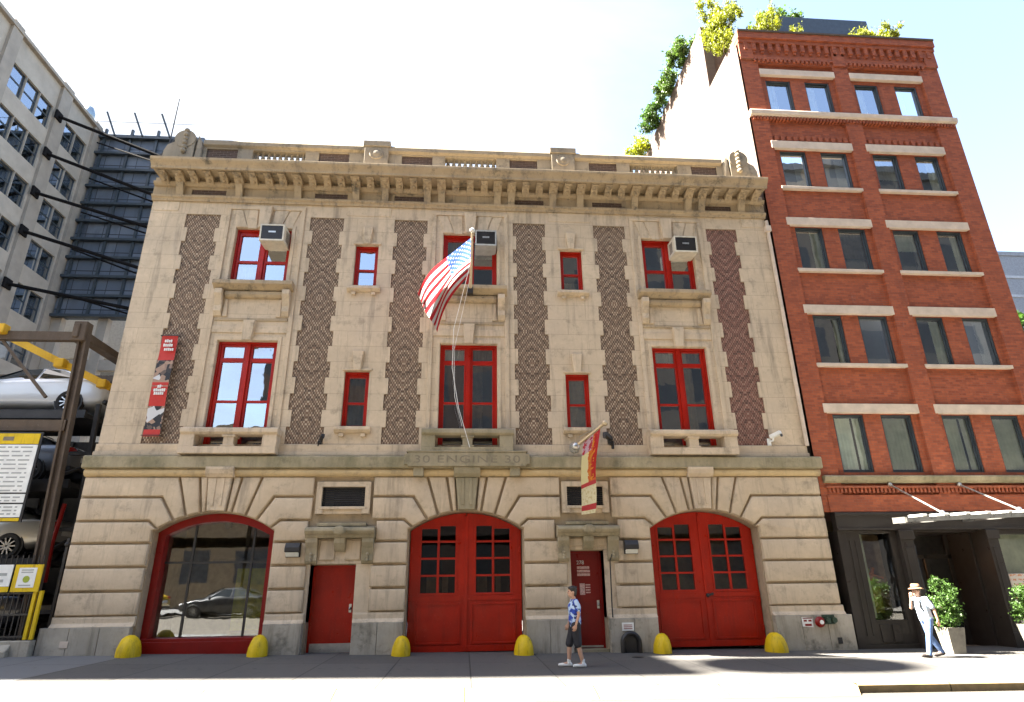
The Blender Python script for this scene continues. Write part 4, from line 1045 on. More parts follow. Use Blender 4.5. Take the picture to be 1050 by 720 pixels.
# ---------------------------------------------------------------- cars
def car_mats(name, c, metallic=.3):
    t = NT(name); t.base(c); t.p.inputs['Metallic'].default_value = metallic; t.rough(.32)
    t.p.inputs['Coat Weight'].default_value = 1; t.p.inputs['Coat Roughness'].default_value = .04; return t.m
M['carglass'] = mat('car glass', (.02,.025,.03), .04, var=0, spec=.9)
M['lamp_r'] = mat('red tail lamp', (.35,.01,.01), .15, var=0); M['lamp_w'] = mat('clear lamp', (.7,.7,.7), .1, var=0)
M['plastic'] = mat('black trim', (.02,.02,.02), .5)
def car(label, loc, paint, rot=0, group=None, cat='car'):
    """sedan: front towards -x, 4.55 m long, origin on the ground under its middle"""
    o = thing('parked_car', label, cat, loc, group, (0,0,rot))
    # stations: x, sill z, belt z, half width, roof z (or none), half width at the roof
    S = [(-2.26,.42,.58,.62,.60,.50),(-2.15,.26,.68,.78,.70,.60),(-1.75,.20,.80,.86,.86,.62),(-1.05,.19,.90,.90,.98,.66),(-.62,.19,.93,.91,1.18,.62),(-.05,.19,.94,.92,1.42,.58),(.45,.19,.95,.92,1.46,.58),(.95,.19,.97,.92,1.41,.57),(1.45,.19,1.00,.91,1.20,.60),(1.80,.22,1.02,.88,1.07,.66),(2.12,.30,1.00,.80,1.03,.60),(2.28,.45,.80,.70,.84,.52)]
    q = MB(); rings = []
    for x, zs_, zb, w, zr, wr in S:
        half = [(w*.80, zs_), (w*.97, zs_+.10), (w, zs_+(zb-zs_)*.5), (w*.985, zb-.06), (w*.95, zb), (wr+.02, zr-.05 if zr-zb > .15 else zr-.015), (wr*.8, zr), (0, zr+.015)]
        ring = [(x, -yy, zz) for yy, zz in half]+[(x, yy, zz) for yy, zz in half[-2::-1]]
        rings.append([q.v(p) for p in ring])
    n = len(rings[0])
    for a, b in zip(rings, rings[1:]):
        for i in range(n):
            j = (i+1) % n; q.b.faces.new((a[i], a[j], b[j], b[i]))
    q.b.faces.new(rings[0]); q.b.faces.new(rings[-1][::-1])
    q.build('body', paint, o, smooth=True, angle=180, subsurf=2)
    # windows: stand a little off the cabin
    def yside(x, z):
        for s0, s1 in zip(S, S[1:]):
            if s0[0] <= x <= s1[0]:
                f = (x-s0[0])/(s1[0]-s0[0]); zb = s0[2]+f*(s1[2]-s0[2]); w = (s0[3]+f*(s1[3]-s0[3]))*.95; zr = s0[4]+f*(s1[4]-s0[4])-.05; wr = s0[5]+f*(s1[5]-s0[5])+.02
                k = max(0, min(1, (z-zb)/max(zr-zb, .05))); return w+(wr-w)*k
        return .7
    for sg in (-1, 1):
        for poly in ([(-.72,.98),(-.12,1.33),(.36,1.37),(.36,1.0)], [(.43,1.0),(.43,1.37),(.92,1.33),(1.42,1.13),(1.38,1.04)]):
            q = MB(); q.face([(x, sg*(yside(x, z)+.012), z) for x, z in poly]); q.build('side_window', M['carglass'], o)
        for x in (-1.42, 1.38):
            q = MB(); q.lathe([(0,0),(.375,0),(.375,.16),(0,.16)], (x, sg*.80-.08, .335), 24, 'y'); q.build('wheel_arch', M['plastic'], o)
            q = MB(); q.lathe([(.21,-.09),(.30,-.10),(.33,-.07),(.335,0),(.33,.07),(.30,.10),(.21,.09)], (x, sg*.825, .335), 24, 'y')
            wl = q.build('wheel', M['rubber'], o, smooth=True, angle=50)
            q = MB(); q.lathe([(.215,-.085),(.215,.085)], (x, sg*.825, .335), 24, 'y'); q.lathe([(0,-.0),(.06,0),(.06,.09*1)], (x, sg*.825+(0 if sg>0 else -.09), .335), 12, 'y')
            for k in range(10):
                t_ = 2*math.pi*k/10; q.bar((x, sg*.905, .335), (x+.21*math.cos(t_), sg*.905, .335+.21*math.sin(t_)), .03, .03)
            q.lathe([(.19,0),(.215,0),(.215,.02),(.19,.02)], (x, sg*.905-.01, .335), 24, 'y')
            q.build('rim', M['alloy'], wl)
        q = MB(); q.ball((2.20, sg*.60, .88), .15, 10, (.42,1.5,.62)); q.build('tail_light', M['lamp_r'], o, smooth=True)
        q = MB(); q.ball((-2.10, sg*.60, .64), .14, 10, (.7,1.3,.6)); q.build('headlight', M['lamp_w'], o, smooth=True)
        q = MB(); q.ball((-.62, sg*.99, .98), .1, 8, (.6,1,.7)); q.build('mirror', paint, o, smooth=True)
    q = MB(); q.face([(1.02,-.50,1.395),(1.02,.50,1.395),(1.66,.60,1.135),(1.66,-.60,1.135)]); 
    for v in q.b.verts: v.co.z += .022
    q.build('rear_window', M['carglass'], o)
    q = MB(); q.face([(-.92,-.62,1.06),(-.92,.62,1.06),(-.20,.50,1.385),(-.20,-.50,1.385)])
    for v in q.b.verts: v.co.z += .03
    q.build('windscreen', M['carglass'], o)
    q = MB(); q.box(2.255, 2.275, -.26, .26, .62, .74); q.build('number_plate', M['white'], o)
    q = MB(); q.box(2.15, 2.27, -.66, .66, .34, .46); q.build('bumper', M['plastic'], o, bevel=.03)
    return o
CG = 'cars stacked on the parking lift'
LY = 1.95
car('white sedan on the top deck of the parking lift', (-12.45,LY,6.08), car_mats('white car paint', (.66,.69,.72), .1), group=CG)
car('grey silver hatchback on the deck under the white sedan, tail beside the post', (-13.0,LY,4.22), car_mats('grey car paint', (.22,.23,.25), .6), group=CG)
car('silver sedan on the deck behind the rate board, rear wheel showing', (-13.05,LY,2.26), car_mats('silver car paint', (.42,.41,.38), .6), group=CG)
car('dark car on the lowest lift deck behind the black fence', (-13.2,LY,.42), car_mats('dark car paint', (.03,.03,.035), .4), group=CG)

# ---------------------------------------------------------------- parking lift
PL = thing('parking_lift', 'rusty four level steel parking lift with yellow beams left of the fire station', 'parking lift', (-12.5,1.5,.15), world=True)
def hpost(x0, y0, z0, x1, z1, w, m='rustiron'):
    q = MB()
    for s in (-1, 1): q.bar((x0+s*w*.42,y0,z0),(x1+s*w*.42,y0,z1),.05,w*.9,(0,1,0))
    q.bar((x0,y0,z0),(x1,y0,z1),w*.8,.03,(0,1,0))
    for k in range(26):
        f = k/26; q.ball((x0+(x1-x0)*f+w*.18, y0-.03, z0+(z1-z0)*f), .022, 6)
    q.build('post', M[m], PL)
hpost(-9.96, -.12, .2, -10.31, 8.05, .21)
hpost(-15.6, -.12, .2, -15.6, 8.05, .26)
hpost(-9.98, 3.6, .2, -10.2, 8.05, .24); hpost(-15.6, 3.6, .2, -15.6, 8.05, .24)
q = MB(); q.bar((-9.70,.55,.2),(-9.92,.55,6.2),.10); q.bar((-9.85,1.2,.2),(-10.0,1.2,6.0),.08); q.build('guide_rail', M['black'], PL)
for z in (.30, 2.12, 4.06, 5.92):
    q = MB(); q.box(-15.6, -10.35, .75, 3.2, z, z+.11); q.box(-15.6, -10.25, .1, .2, z-.22, z-.03) if z > 2 else None; q.box(-15.6, -10.3, .66, .75, z-.06, z+.16); q.build('deck', M['iron'], PL)
q = MB(); q.box(-15.7, -10.2, -.2, -.02, 5.30, 5.58); q.build('deck_beam', M['rustiron'], PL)
q = MB(); q.box(-15.8, -10.42, -.2, -.02, 7.76, 8.0); q.box(-15.8, -9.9, 3.5, 3.7, 7.75, 7.98); q.box(-10.5, -10.2, -.1, 3.6, 7.8, 8.0); q.box(-15.8, -9.8, 2.4, 2.55, 6.95, 7.15)
q.bar((-12.4,-.1,7.8),(-10.9,-.1,6.2),.07); q.bar((-13.6,2.6,7.0),(-11.2,2.6,6.3),.12); q.bar((-10.3,3.3,8.0),(-9.6,3.3,7.2),.1)
q.build('top_beam', M['rustiron'], PL)
q = MB(); q.box(-10.55, -10.2, -.3, 0, 7.72, 8.28); q.box(-10.5, -10.35, -.35, -.25, 7.8, 8.2); q.build('motor_box', M['rustiron'], PL, bevel=.03)
q = MB(); q.bar((-13.6,1.0,8.55),(-9.95,1.0,6.80),.09,.20); q.build('yellow_beam', M['yel2'], PL)
for x, y, z, s in ((-12.35,-.25,8.02,.26),(-12.75,-.3,7.85,.17),(-11.4,.9,7.47,.26),(-10.15,.9,6.88,.24)):
    q = MB(); q.box(x-s/2, x+s/2, y-s/2, y+s/2, z-s/2, z+s/2); q.build('yellow_bracket', M['yel2'], PL, bevel=.03)
q = MB(); q.tube([(-12.7,-.2,7.8),(-12.8,-.2,7.5),(-12.7,-.2,7.2)], .03, 6); q.ball((-12.75,-.2,7.25), .17, 8); q.ball((-12.95,-.2,6.75), .22, 8, (1,1,.8)); q.build('hoist_motor', M['iron'], PL, smooth=True)
q = MB(); q.tube([(-10.05,.3,3.55),(-10.12,.3,2.6),(-10.08,.3,1.7)], .05, 8); q.build('red_pipe', M['reddark'], PL)
q = MB()
for k in range(5): q.tube([(-9.62-.05*k,.25+.1*k,.5),(-9.60-.04*k,.3+.1*k,2.6),(-9.75-.03*k,.3+.1*k,4.3)], .018, 5)
q.build('cable', M['black'], PL)
q = MB(); q.box(-15.6, -9.9, 3.95, 4.05, .2, 5.9)
for k in range(10): q.box(-15.5+.6*k, -15.38+.6*k, 3.88, 3.95, .2, 5.9)
q.build('darkening_panel', M['iron'], PL)  # dark panel added behind the decks to darken the bright background
q = MB()
for z in (2.3, 4.2): q.bar((-10.25,.1,z),(-10.05,3.5,z+1.5),.07)
for z in (1.0, 2.9, 4.8): q.box(-10.3, -9.75, .4, .5, z, z+.09)
q.build('brace', M['iron'], PL)
# rate board
RBD = thing('rate_board', 'tall white parking rate board with yellow header on the lift front', 'sign', (-11.3,-.34,3.1), world=True)
q = MB(); q.box(-12.9, -10.55, -.37, -.33, 3.05, 5.22); q.build('frame', M['black'], RBD)
q = MB(); q.box(-12.85, -10.60, -.385, -.371, 3.74, 4.90); q.box(-12.85, -10.60, -.385, -.371, 3.50, 3.70); q.box(-12.85, -10.6, -.385, -.371, 3.13, 3.46) if False else q.box(-12.85, -10.60, -.385, -.371, 3.16, 3.46); q.build('white_panel', M['white'], RBD)
q = MB(); q.box(-12.85, -10.60, -.385, -.371, 4.92, 5.18); q.box(-12.85, -10.60, -.385, -.371, 3.07, 3.14); q.build('yellow_band', M['yellow'], RBD)
q = MB(); random.seed(3)
for z in [4.84-.105*k for k in range(11)]+[3.63, 3.55]+[3.40-.08*k for k in range(3)]:
    x = -12.6
    while x < -10.75:
        l = random.uniform(.08, .34); q.box(x, min(x+l, -10.7), -.389, -.386, z-.022, z+.012); x += l+.06
q.build('small_print', M['text'], RBD)
q = MB(); q.box(-11.45, -11.2, -.389, -.386, 5.0, 5.1); q.build('header_mark', M['ink'], RBD)
# fence
FE = thing('lot_fence', 'black steel bar fence on a low concrete kerb before the parking lift', 'fence', (-11.5,-.3,.2), world=True)
q = MB()
for z in (.56, 1.02, 1.47): q.box(-15, -9.74, -.33, -.29, z-.02, z+.02)
q.build('rail', M['black'], FE)
for k in range(44):
    x = -15+.12*k; q = MB(); q.box(x-.011, x+.011, -.32, -.30, .5, 2.3); q.build('bar', M['black'], FE)
q = MB(); q.box(-15, -9.66, -.42, -.2, -.1, .48); q.prism_x([(-.55,.15),(-.55,.28),(-.42,.42),(-.42,.15)], -10.3, -10.05); q.build('concrete_kerb', M['plinth'], FE, bevel=.02)
for x in (-9.69, -9.82):
    q = MB(); q.box(x-.035, x+.035, -.40, -.33, .5, 1.52); q.build('yellow_post', M['yellow'], FE)
q = MB(); q.box(-9.56, -9.5, -.1, -.04, .1, 2.7); q.ball((-9.53,-.1,2.55), .06, 8); q.build('gate_post', M['black'], FE)
# two small signs on the fence
S1 = thing('parking_sign', 'low white parking sign with a green mark on the fence', 'sign', (-11,-.43,1.5), world=True)
q = MB(); q.box(-11.9, -10.40, -.44, -.42, 1.62, 2.09); q.build('white_panel', M['white'], S1); q = MB(); q.box(-11.9, -10.40, -.44, -.42, 1.50, 1.615); q.build('yellow_band', M['yellow'], S1)
q = MB(); q.plate([(-10.95,1.84),(-10.8,1.84),(-10.87,1.97)], -.441, -.445); q.build('green_mark', mat('green print', (.06,.30,.06), .6), S1)
q = MB()
for a, b, z in ((-10.77,-10.5,1.88),(-10.85,-10.55,1.74),(-11.5,-11.0,1.9)): q.box(a, b, -.445, -.441, z-.03, z+.03)
q.build('small_print', M['text'], S1)
S2 = thing('notice_sign', 'yellow and white notice sign at the right end of the fence', 'sign', (-10.05,-.43,1.5), world=True)
q = MB(); q.box(-10.35, -9.74, -.44, -.42, 1.50, 2.09); q.build('yellow_panel', M['yellow'], S2); q = MB(); q.box(-10.25, -9.86, -.448, -.441, 1.59, 2.02); q.build('white_panel', M['white'], S2)
q = MB(); q.lathe([(.045,0),(.075,0),(.075,.004),(.045,.004)], (-10.05,-.453,1.77), 16, 'y'); q.build('green_ring', mat('yellow green print', (.30,.36,.03), .6), S2)
q = MB()
for z in (1.97, 1.92, 1.64): q.box(-10.19, -9.93, -.452, -.449, z-.012, z+.012)
q.build('small_print', M['text'], S2)
# ---------------------------------------------------------------- ground
def strip(name, y0, y1, dz0, dz1, m, xs=(-300,-22,-11,0,11,22,300), zf=None):
    q = MB()
    for a, b in zip(xs, xs[1:]):
        q.face([(a,y0,gz(a)+dz0),(b,y0,gz(b)+dz0),(b,y1,gz(b)+dz1),(a,y1,gz(a)+dz1)])
    return tag(q.build(name, m), kind='structure')
# pavement: concrete flags with tooled joints, patches of different age, gum spots and stains
t = NT('concrete pavement'); p = t.pos(); x, y, z = t.xyz(p)
fx = t.math('FRACT', t.math('DIVIDE', t.math('ADD', x, 200.55), 1.52)); fy = t.math('FRACT', t.math('DIVIDE', t.math('ADD', y, 50.35), 2.55))
ix = t.math('FLOOR', t.math('DIVIDE', t.math('ADD', x, 200.55), 1.52)); iy = t.math('FLOOR', t.math('DIVIDE', t.math('ADD', y, 50.35), 2.55))
wn = t.n('ShaderNodeTexWhiteNoise', noise_dimensions='2D'); t.set(wn.inputs['Vector'], t.vec(ix, iy, 0))
k = t.mix(wn.outputs[0], (.054,.050,.045), (.086,.080,.071))
k = t.mix(t.ramp(t.noise(p, 1.1, 7, .65), .3, .75, 0, .5), k, (.075,.070,.066))
k = t.mix(t.ramp(t.noise(p, 38, 3, .6), .3, .75, 0, .35), k, (.125,.117,.104))
k = t.mix(t.ramp(t.noise(p, 5, 3, .5), .62, .70, 0, .6), k, (.04,.037,.035))
# newer pale slabs at the left end of the block
k = t.mix(t.math('MULTIPLY', t.math('LESS_THAN', x, -7.55), .55), k, (.17,.174,.178))
vo = t.n('ShaderNodeTexVoronoi', i_Scale=1.3, feature='F1'); t.set(vo.inputs['Vector'], p)
k = t.mix(t.math('MULTIPLY', t.math('LESS_THAN', vo.outputs['Distance'], .035), .8), k, (.02,.019,.018))
j = t.math('MAXIMUM', t.math('LESS_THAN', fx, .017), t.math('LESS_THAN', fy, .010))
k = t.mix(t.math('MULTIPLY', j, .8), k, (.018,.016,.014))
t.base(k); t.rough(.85); t.bump(t.math('SUBTRACT', t.noise(p, 60, 4), t.math('MULTIPLY', j, 2)), .3, .01)
pave_m = t.m
t = NT('asphalt'); p = t.pos()
k = t.mix(t.noise(p, 60, 3), (.044,.039,.031), (.080,.070,.054)); k = t.mix(t.ramp(t.noise(t.mapv(p, (.15,1,1)), 1.2, 6), .35, .7, 0, .6), k, (.105,.092,.073))
k = t.mix(t.ramp(t.noise(p, .9, 6, .7), .62, .66, 0, .5), k, (.035,.032,.028)); t.base(k); t.rough(.85); t.bump(t.noise(p, 90, 3), .4, .01); asph = t.m
strip('pavement', -5.2, .48, 0, 0, pave_m)
q = MB()
q.face([(-300,-20,-.47),(300,-20,-.47),(300,400,-.47),(-300,400,-.47)]); q.face([(-300,-300,-.47),(300,-300,-.47),(300,-20,-.47),(-300,-20,-.47)])
tag(q.build('ground', mat('packed dirt', (.16,.15,.14), .9)), kind='structure')
q = MB()
for a, b in ((-60, -9.7), (17.0, 60)): q.face([(a,.48,gz(a)-.01),(b,.48,gz(b)-.01),(b,60,gz(b)-.01),(a,60,gz(a)-.01)])
tag(q.build('lot_ground', asph), kind='structure')
strip('road', -20.2, -5.5, -.13, -.125, asph)
# kerb: dropped along the fire station drive, full height further right
km = mat('granite kerb', (.24,.175,.085), .8, var=.2, scale=5, bump=.2)
q = MB()
for a, b in ((-300,-22), (-22,0), (0,6.2)):
    n = max(1, int((min(b,40)-max(a,-40))/2)); 
    for i in range(n):
        u0, u1 = a+(b-a)*i/n, a+(b-a)*(i+1)/n-.012
        q.face([(u0,-5.20,gz(u0)-.004),(u1,-5.20,gz(u1)-.004),(u1,-5.36,gz(u1)-.03),(u0,-5.36,gz(u0)-.03)])
        q.face([(u0,-5.36,gz(u0)-.03),(u1,-5.36,gz(u1)-.03),(u1,-5.75,gz(u1)-.122),(u0,-5.75,gz(u0)-.122)])
tag(q.build('dropped_kerb', km), kind='structure')
strip('kerb_shade', -6.0, -5.74, -.118, -.116, mat('painted kerb shade', (.035,.032,.030), .9, var=.4, scale=3), (-40,-22,-11,-2.2))  # dark strip paints in the thin shade line below the dropped kerb
q = MB()
for i in range(20):
    u0, u1 = 6.4+1.6*i, 6.4+1.6*(i+1)-.012
    P = [(-5.20,.002),(-5.34,-.004),(-5.37,-.03),(-5.37,-.2)]
    for (y0, z0), (y1, z1) in zip(P, P[1:]): q.face([(u0,y0,gz(u0)+z0),(u1,y0,gz(u1)+z0),(u1,y1,gz(u1)+z1),(u0,y1,gz(u0)+z1)])
q.face([(6.4,-5.2,gz(6.4)),(6.4,-5.37,gz(6.4)-.03),(6.18,-5.37,gz(6.2)-.035),(6.18,-5.2,gz(6.2))]); q.face([(6.4,-5.37,gz(6.4)-.03),(6.4,-5.37,gz(6.4)-.2),(6.18,-5.80,gz(6.2)-.13),(6.18,-5.36,gz(6.2)-.032)])
tag(q.build('kerb', km), kind='structure')
strip('far_pavement', -60, -20.2, .0, .0, pave_m)

# ---------------------------------------------------------------- wheel guards
BL = [(-7.48,'yellow wheel guard at the left foot of the shop window arch'),(-4.68,'yellow wheel guard between the shop window and the left single door'),(-1.45,'yellow wheel guard at the left side of the central red double door'),
      (1.39,'yellow wheel guard at the right side of the central red double door'),(4.66,'yellow wheel guard at the left side of the right red double door'),(7.46,'yellow wheel guard at the right side of the right red double door')]
first = None
for i, (x, lab) in enumerate(BL):
    y = -.50; sc = 1.15 if i in (0, 5) else 1.0
    if first is None:
        q = MB(); prof = [(.215,-.05),(.22,.05),(.205,.18),(.175,.29),(.13,.375),(.07,.425),(0,.44)]
        q.lathe(prof, (0,0,0), 18)
        for v in q.b.verts:
            n_ = noise.noise(v.co*6); v.co.x *= 1+.06*n_; v.co.y = v.co.y*1.25+.05
        o = q.build('wheel_guard', M['yellow'], None, smooth=True, angle=70); first = o
    else: o = dup(first)
    o.location = (x, y, gz(x)); o.rotation_euler = (R(random.uniform(-3,3)), R(random.uniform(-4,4)), R(random.uniform(-25,25))); o.scale = (sc, sc, random.uniform(.96,1.04))
    tag(o, lab, 'wheel guard', 'yellow wheel guards along the fire station')

# ---------------------------------------------------------------- things on the fire station
# air conditioners
def aircon(x, z, w, h, label, case, dark):
    o = thing('air_conditioner', label, 'air conditioner', (x,-.1,z), 'air conditioners in the upper windows', rot=(R(3),0,0))
    q = MB(); q.sheet([-w/2,-w/2+.04,w/2-.04,w/2], [0,.05,h-.04,h], lambda a, b: not (-w/2+.04 < a < w/2-.04 and .05 < b < h-.04), -.36, -.30)
    q.box(-w/2, w/2, -.30, .34, 0, h); q.build('casing', case, o, bevel=.012)
    q = MB(); q.box(-w/2+.04, w/2-.04, -.345, -.30, .05, h-.04); q.build('grille', M['black'], o)
    q = MB()
    for k in range(9): q.box(-w/2+.05, w/2-.05, -.352, -.346, .08+(h-.16)*k/8, .085+(h-.16)*k/8)
    q.build('fin', M['iron'], o)
    q = MB(); q.box(-.1, .1, -.356, -.346, h*.5, h*.5+.05); q.build('badge', M['steel'], o)
    q = MB()
    for k in range(7): q.box(w/2, w/2+.004, -.15, .1, .1+.05*k, .125+.05*k); q.box(-w/2-.004, -w/2, -.15, .1, .1+.05*k, .125+.05*k)
    q.build('side_louvre', M['black'], o)
    return o
cas = mat('cream enamel', (.56,.52,.42), .45, var=.15); cas2 = mat('grey enamel', (.34,.35,.34), .45, var=.2)
aircon(-5.68, 10.82, .68, .52, 'cream window air conditioner in the left upper window', cas, 0)
aircon(.46, 10.84, .62, .50, 'grey window air conditioner beside the flagpole', cas2, 0)
aircon(6.48, 10.80, .70, .53, 'cream window air conditioner in the right upper window', cas, 0)
# brackets of wood below the units
# flagpole and flag
FP = thing('flagpole', 'slanting pale flagpole with a ball top over the central sill', 'flagpole', (.02,-.2,9.45), world=True)
pb, pt = Vector((.02,-.22,9.42)), Vector((.05,-1.62,10.52))
q = MB(); q.tube([pb, pt], [.05,.036], 10); q.build('pole', mat('cream pole paint', (.52,.42,.28), .5), FP, smooth=True)
q = MB(); q.ball(pt+Vector((0,-.05,.05)), .07, 12); q.build('ball_finial', M['white'], FP, smooth=True)
q = MB(); q.box(-.06, .10, -.36, -.1, 9.33, 9.46); q.tube([pb+Vector((0,.08,-.02)), pb+(pt-pb)*.08], .075, 10); q.build('socket', M['iron'], FP)
for a, b in (((-.02,-.95,9.95),(-.25,-.6,7.3)), ((-.25,-.6,7.3),(.10,-.42,4.80)), ((-.55,-.8,7.8),(.0,-.45,4.9))):
    pass
q = MB(); q.tube([pb+(pt-pb)*.55, (-.42,-.62,8.1), (-.44,-.5,7.0), (-.25,-.46,5.9), (.06,-.44,4.85)], .009, 5); q.tube([pb+(pt-pb)*.3, (-.40,-.55,7.5), (-.36,-.5,6.2), (-.15,-.47,5.4)], .006, 5); q.build('halyard', M['white'], FP)
# the flag: hoist on the upper pole, flying to the left and drooping
t = NT('flag cloth'); uv = t.n('ShaderNodeTexCoord').outputs['UV']; u, v, _ = t.xyz(uv)
st = t.math('MODULO', t.math('FLOOR', t.math('MULTIPLY', v, 13)), 2)
k = t.mix(st, (.36,.016,.02), (.46,.45,.43))
cu, cv = t.math('DIVIDE', u, .40), t.math('DIVIDE', t.math('SUBTRACT', v, 6/13), 7/13)
su, sv = t.math('MULTIPLY', cu, 11), t.math('MULTIPLY', cv, 9)
par = t.math('MODULO', t.math('ADD', t.math('FLOOR', su), t.math('FLOOR', sv)), 2)
du, dv = t.math('SUBTRACT', t.math('FRACT', su), .5), t.math('SUBTRACT', t.math('FRACT', sv), .5)
star = t.math('MULTIPLY', t.math('LESS_THAN', t.math('ADD', t.math('MULTIPLY', du, du), t.math('MULTIPLY', dv, dv)), .10), t.math('SUBTRACT', 1, par))
ck = t.mix(star, (.035,.07,.24), (.40,.40,.42))
inc = t.math('MULTIPLY', t.math('LESS_THAN', u, .40), t.math('GREATER_THAN', v, 6/13))
k = t.mix(inc, k, ck); t.base(k); t.rough(.8)
tl = t.n('ShaderNodeBsdfTranslucent'); t.set(tl.inputs[0], k); mx = t.n('ShaderNodeMixShader'); mx.inputs[0].default_value = .62
t.t.links.new(t.p.outputs[0], mx.inputs[1]); t.t.links.new(tl.outputs[0], mx.inputs[2]); t.t.links.new(mx.outputs[0], t.out.inputs[0])
def bez(a, b, c, d, s): 
    return a*(1-s)**3+b*3*s*(1-s)**2+c*3*s*s*(1-s)+d*s**3
me = bpy.data.meshes.new('national_flag'); bmf = bmesh.new(); uvl = bmf.loops.layers.uv.new('UVMap')
NU, NV = 44, 16; G_ = {}
hT = pb+(pt-pb)*.93; hB = pb+(pt-pb)*.30
T0, T1, T2, T3 = hT, Vector((-.50,-1.42,10.02)), Vector((-1.15,-1.25,9.55)), Vector((-1.42,-1.15,8.87))
B0, B1, B2, B3 = hB, Vector((-.42,-.62,9.40)), Vector((-.66,-.62,8.75)), Vector((-.86,-.72,7.98))
for i in range(NU+1):
    for jv in range(NV+1):
        s, w_ = i/NU, jv/NV
        a, b = bez(T0,T1,T2,T3,s), bez(B0,B1,B2,B3,s)
        p = b+(a-b)*w_
        amp = .10*s**.7
        p.y += amp*math.sin(7.5*s+5.2*w_+.4)+.05*s*math.sin(15*w_+3*s); p.x += .03*s*math.sin(9*w_+6*s); p.z += -.05*math.sin(math.pi*w_)*s
        G_[i, jv] = bmf.verts.new(p)
for i in range(NU):
    for jv in range(NV):
        f = bmf.faces.new((G_[i,jv],G_[i+1,jv],G_[i+1,jv+1],G_[i,jv+1])); f.smooth = True
        for l, (a, b) in zip(f.loops, ((i,jv),(i+1,jv),(i+1,jv+1),(i,jv+1))): l[uvl].uv = (a/NU, b/NV)
bmf.to_mesh(me); bmf.free(); me.materials.append(t.m)
fl = bpy.data.objects.new('national_flag', me); COL.objects.link(fl)
tag(fl, 'striped red and white flag with starred blue corner drooping from the flagpole', 'flag')
# narrow photo banner on the left brick strip
BN = thing('wall_banner', 'narrow red banner with two crowd photos hung on the leftmost brick strip', 'banner', (-8.08,-.12,5.2), world=True)
def cloth(z0, z1, m, name):
    q = MB(); n = 8
    for i in range(n):
        a, b = z0+(z1-z0)*i/n, z0+(z1-z0)*(i+1)/n
        f = lambda z: -.13-.025*math.sin(z*3.1); q.face([(-8.30,f(a),a),(-7.88,f(a)-.01,a),(-7.88,f(b)-.01,b),(-8.30,f(b),b)])
    return q.build(name, m, BN)
t = NT('crowd photo'); p = t.pos(); vo = t.n('ShaderNodeTexVoronoi', i_Scale=9); t.set(vo.inputs['Vector'], p); c = t.n('ShaderNodeTexVoronoi', i_Scale=4.2); t.set(c.inputs['Vector'], p)
k = t.mix(t.ramp(t.xyz(vo.outputs['Color'])[0], .35, .75), (.012,.012,.014), (.34,.22,.15)); k = t.mix(t.math('GREATER_THAN', t.xyz(c.outputs['Color'])[1], .74), k, (.55,.55,.55)); t.base(k); t.rough(.6)
M['bred'] = mat('banner red', (.46,.022,.012), .6, var=.1)
ph = t.m
cloth(7.25, 7.95, M['bred'], 'red_field'); cloth(6.42, 7.25, ph, 'photo_field'); cloth(5.90, 6.42, M['bred'], 'red_field') if False else cloth(5.98, 6.62, M['bred'], 'red_field')
cloth(5.36, 5.98, ph, 'photo_field'); cloth(5.18, 5.36, M['bred'], 'red_field')
q = MB()
for z, a, b in ((7.78,-8.18,-8.0),(7.66,-8.2,-7.98),(7.54,-8.16,-7.95),(6.50,-8.14,-8.04),(6.40,-8.22,-7.94),(6.31,-8.2,-7.98)):
    x = a
    while x < b: q.box(x, x+.035, -.178, -.160, z-.035, z+.03+.02*random.random()); x += .05
q.build('white_lettering', M['white'], BN)
q = MB(); q.tube([(-8.32,-.02,7.95),(-8.32,-.16,7.95),(-7.84,-.16,7.95)], .014, 6); q.tube([(-8.32,-.16,5.2),(-7.84,-.16,5.2)], .012, 6); q.bar((-7.86,-.02,7.95),(-7.86,-.16,7.95),.02); q.bar((-7.86,-.0,5.2),(-7.86,-.16,5.2),.02); q.build('rod', M['black'], BN)
# street banner on its bracket
SB = thing('street_banner', 'red and yellow hanging banner on a slanted pole with ball ends', 'banner', (2.95,-.25,4.8), world=True)
a, b = Vector((2.72,-.42,4.72)), Vector((3.42,-1.15,5.42))
a = Vector((2.84,-.32,4.90)); b = Vector((3.50,-1.05,5.36))
q = MB(); q.tube([a, b], .045, 10); q.ball(b, .085, 12); q.build('pole', mat('brass cream pole', (.50,.40,.26), .35, metal=.4), SB, smooth=True)
q = MB(); q.lathe([(0,-.06),(.13,-.05),(.15,0),(.12,.05),(0,.10)], (2.82,-.30,4.87), 16, 'y'); q.ball((2.84,-.34,4.90), .12, 12); q.build('ball_base', M['steel'], SB, smooth=True)
q = MB(); q.tube([(3.0,-.05,5.22),(3.45,-1.0,5.33)], .012, 6); q.build('stay_wire', M['steel'], SB)
t = NT('banner cloth'); uv = t.n('ShaderNodeTexCoord').outputs['UV']; u, v, _ = t.xyz(uv); ns = t.noise(t.mapv(uv, (5,16,1)), 1.5, 3)
k = t.mix(t.math('GREATER_THAN', t.math('ADD', u, t.math('MULTIPLY', ns, .3)), .62), (.74,.64,.32), (.60,.13,.02))
k = t.mix(t.math('MULTIPLY', t.math('GREATER_THAN', u, .70), t.math('GREATER_THAN', v, .42)), k, (.47,.02,.012))
k = t.mix(t.math('MULTIPLY', t.math('GREATER_THAN', t.noise(t.mapv(uv, (3,13,1)), 1.3, 1), .56), t.math('MULTIPLY', t.math('GREATER_THAN', u, .50), t.math('LESS_THAN', u, .85))), k, (.66,.24,.02))
top = t.math('GREATER_THAN', v, .80); k = t.mix(t.math('MULTIPLY', top, t.math('LESS_THAN', u, .6)), k, (.56,.38,.42))
